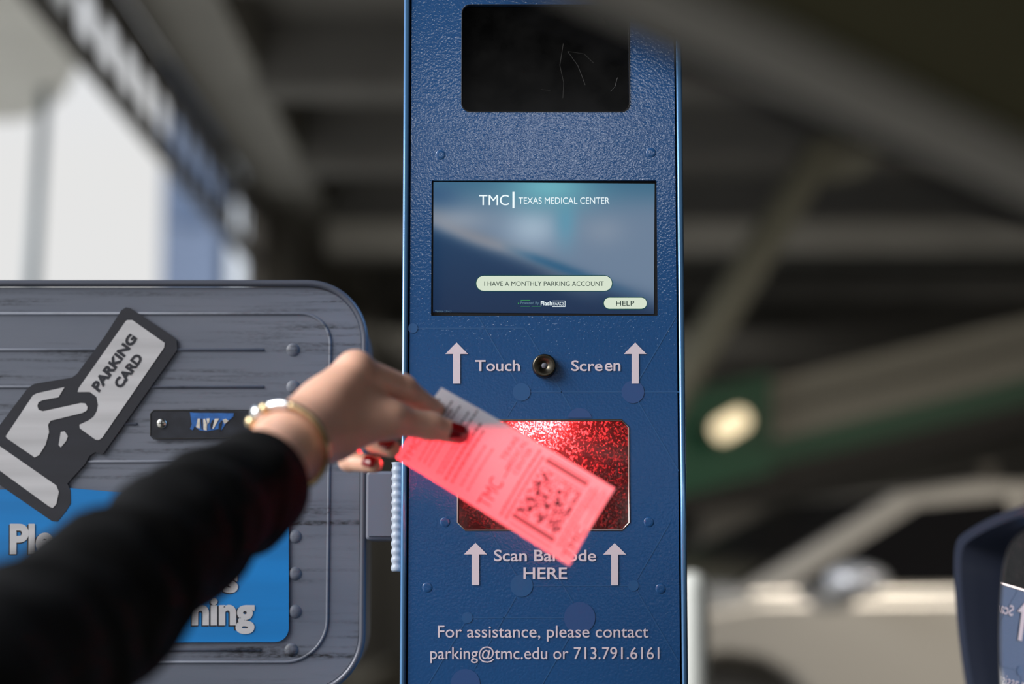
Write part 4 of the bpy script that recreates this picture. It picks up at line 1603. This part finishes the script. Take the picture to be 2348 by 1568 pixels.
# door below the window
dl, dr = Vector((-0.75, 0.62, 0)), Vector((0.95, 1.42, 0))
bm = bmesh.new()
nd = Vector((-(dr - dl).y, (dr - dl).x, 0)).normalized() * 0.06
for zz in (0.28, 0.78, 0.84):
    k_ = 1.0 if zz < 0.8 else 0.5
    [bm.verts.new((p + nd * s * k_).xy.to_3d() + Vector((0, 0, zz))) for p, s in ((dl, -1), (dr, -1), (dr, 1), (dl, 1))]
bm.verts.ensure_lookup_table()
for l_ in (0, 4):
    for i in range(4):
        j = (i + 1) % 4
        bm.faces.new((bm.verts[l_ + i], bm.verts[l_ + j], bm.verts[l_ + 4 + j], bm.verts[l_ + 4 + i]))
bm.faces.new([bm.verts[i] for i in (3, 2, 1, 0)]); bm.faces.new([bm.verts[i] for i in (8, 9, 10, 11)])
bmesh.ops.recalc_face_normals(bm, faces=bm.faces)
obj('door', bm, M['car_gloss'], V)

# side mirror
MD = 1.575
Mc = H(2338, 1430, MD)
arrow_pt = at_y(1098, 1300, YK)
n_m = ((CAM - Mc).normalized() + (arrow_pt - Mc).normalized()).normalized()
mu = Vector((0, 0, 1)).cross(n_m).normalized()          # along the mirror, to the right as seen
if mu.x < 0:
    mu = -mu
mv = n_m.cross(mu)
if mv.z < 0:
    mv = -mv


def mirror_pt(px, py, off=0.0):
    d = ray(px, py)
    o_ = Mc + n_m * off
    return CAM + d * ((o_ - CAM).dot(n_m) / d.dot(n_m))


def smooth_loop(pts, it=3):
    for _ in range(it):
        q = []
        for i in range(len(pts)):
            a, b = Vector(pts[i]), Vector(pts[(i + 1) % len(pts)])
            q += [a * .75 + b * .25, a * .25 + b * .75]
        pts = q
    return pts


glass_px = [(2300, 1300), (2318, 1242), (2362, 1206), (2480, 1180), (2640, 1180), (2690, 1260), (2690, 1560), (2640, 1700), (2480, 1740), (2340, 1730), (2302, 1690), (2294, 1560), (2292, 1420)]
house_px = [(2190, 1300), (2194, 1246), (2206, 1224), (2270, 1186), (2360, 1152), (2520, 1128), (2700, 1135), (2770, 1240), (2780, 1600), (2720, 1760), (2480, 1800), (2310, 1790), (2250, 1720), (2222, 1600), (2200, 1450)]
gl3 = [mirror_pt(p[0], p[1]) for p in smooth_loop(glass_px)]
ho3 = [mirror_pt(p[0], p[1], 0.012) for p in smooth_loop(house_px, 2)]
MH = None
bm = bmesh.new()
n1 = len(ho3)
cen = sum(ho3, Vector()) / n1


def ring_of(pts, shrink, off):
    return [bm.verts.new(cen + (p - cen) * shrink + n_m * off) for p in pts]


rings = [ring_of(ho3, 0.985, 0.003), ring_of(ho3, 1.0, 0.0), ring_of(ho3, 1.0, -0.02), ring_of(ho3, 0.95, -0.055), ring_of(ho3, 0.78, -0.09), ring_of(ho3, 0.45, -0.108)]
for r0_, r1_ in zip(rings, rings[1:]):
    for i in range(n1):
        bm.faces.new((r0_[i], r0_[(i + 1) % n1], r1_[(i + 1) % n1], r1_[i]))
bm.faces.new(rings[-1])
# recessed dish behind the glass
n_flat = len(bm.faces)
inner = ring_of(ho3, 0.90, 0.003)
dish = ring_of(ho3, 0.80, -0.028)
for r0_, r1_ in ((rings[0], inner), (inner, dish)):
    for i in range(n1):
        bm.faces.new((r0_[i], r1_[i], r1_[(i + 1) % n1], r0_[(i + 1) % n1]))
bm.faces.new(dish)
bmesh.ops.recalc_face_normals(bm, faces=bm.faces)
SM = obj('side_mirror', bm, M['car_black'], V, True)
SM['label'] = 'black side mirror'
for p in SM.data.polygons:
    if p.index >= n_flat - 1:
        p.use_smooth = False
bm = bmesh.new()
g0 = [bm.verts.new(p) for p in gl3]
g1 = [bm.verts.new(p - n_m * 0.004) for p in gl3]
bm.faces.new(g0); bm.faces.new(list(reversed(g1)))
for i in range(len(gl3)):
    bm.faces.new((g0[i], g0[(i + 1) % len(gl3)], g1[(i + 1) % len(gl3)], g1[i]))
obj('mirror_glass', bm, M['mirror'], SM)
bm = bmesh.new()
tube(bm, [p - n_m * 0.001 for p in gl3], 0.0016, 8, closed=True)
obj('glass_rim', bm, M['black'], SM, True)
bm = bmesh.new()
mp = mirror_pt(2700, 1700, -0.04)
tube(bm, [mp, mp + Vector((0.08, -0.02, -0.07)), Vector((0.80, 1.36, 0.80))], [0.04, 0.035, 0.04], 16)
obj('mirror_arm', bm, M['car_black'], SM, True)
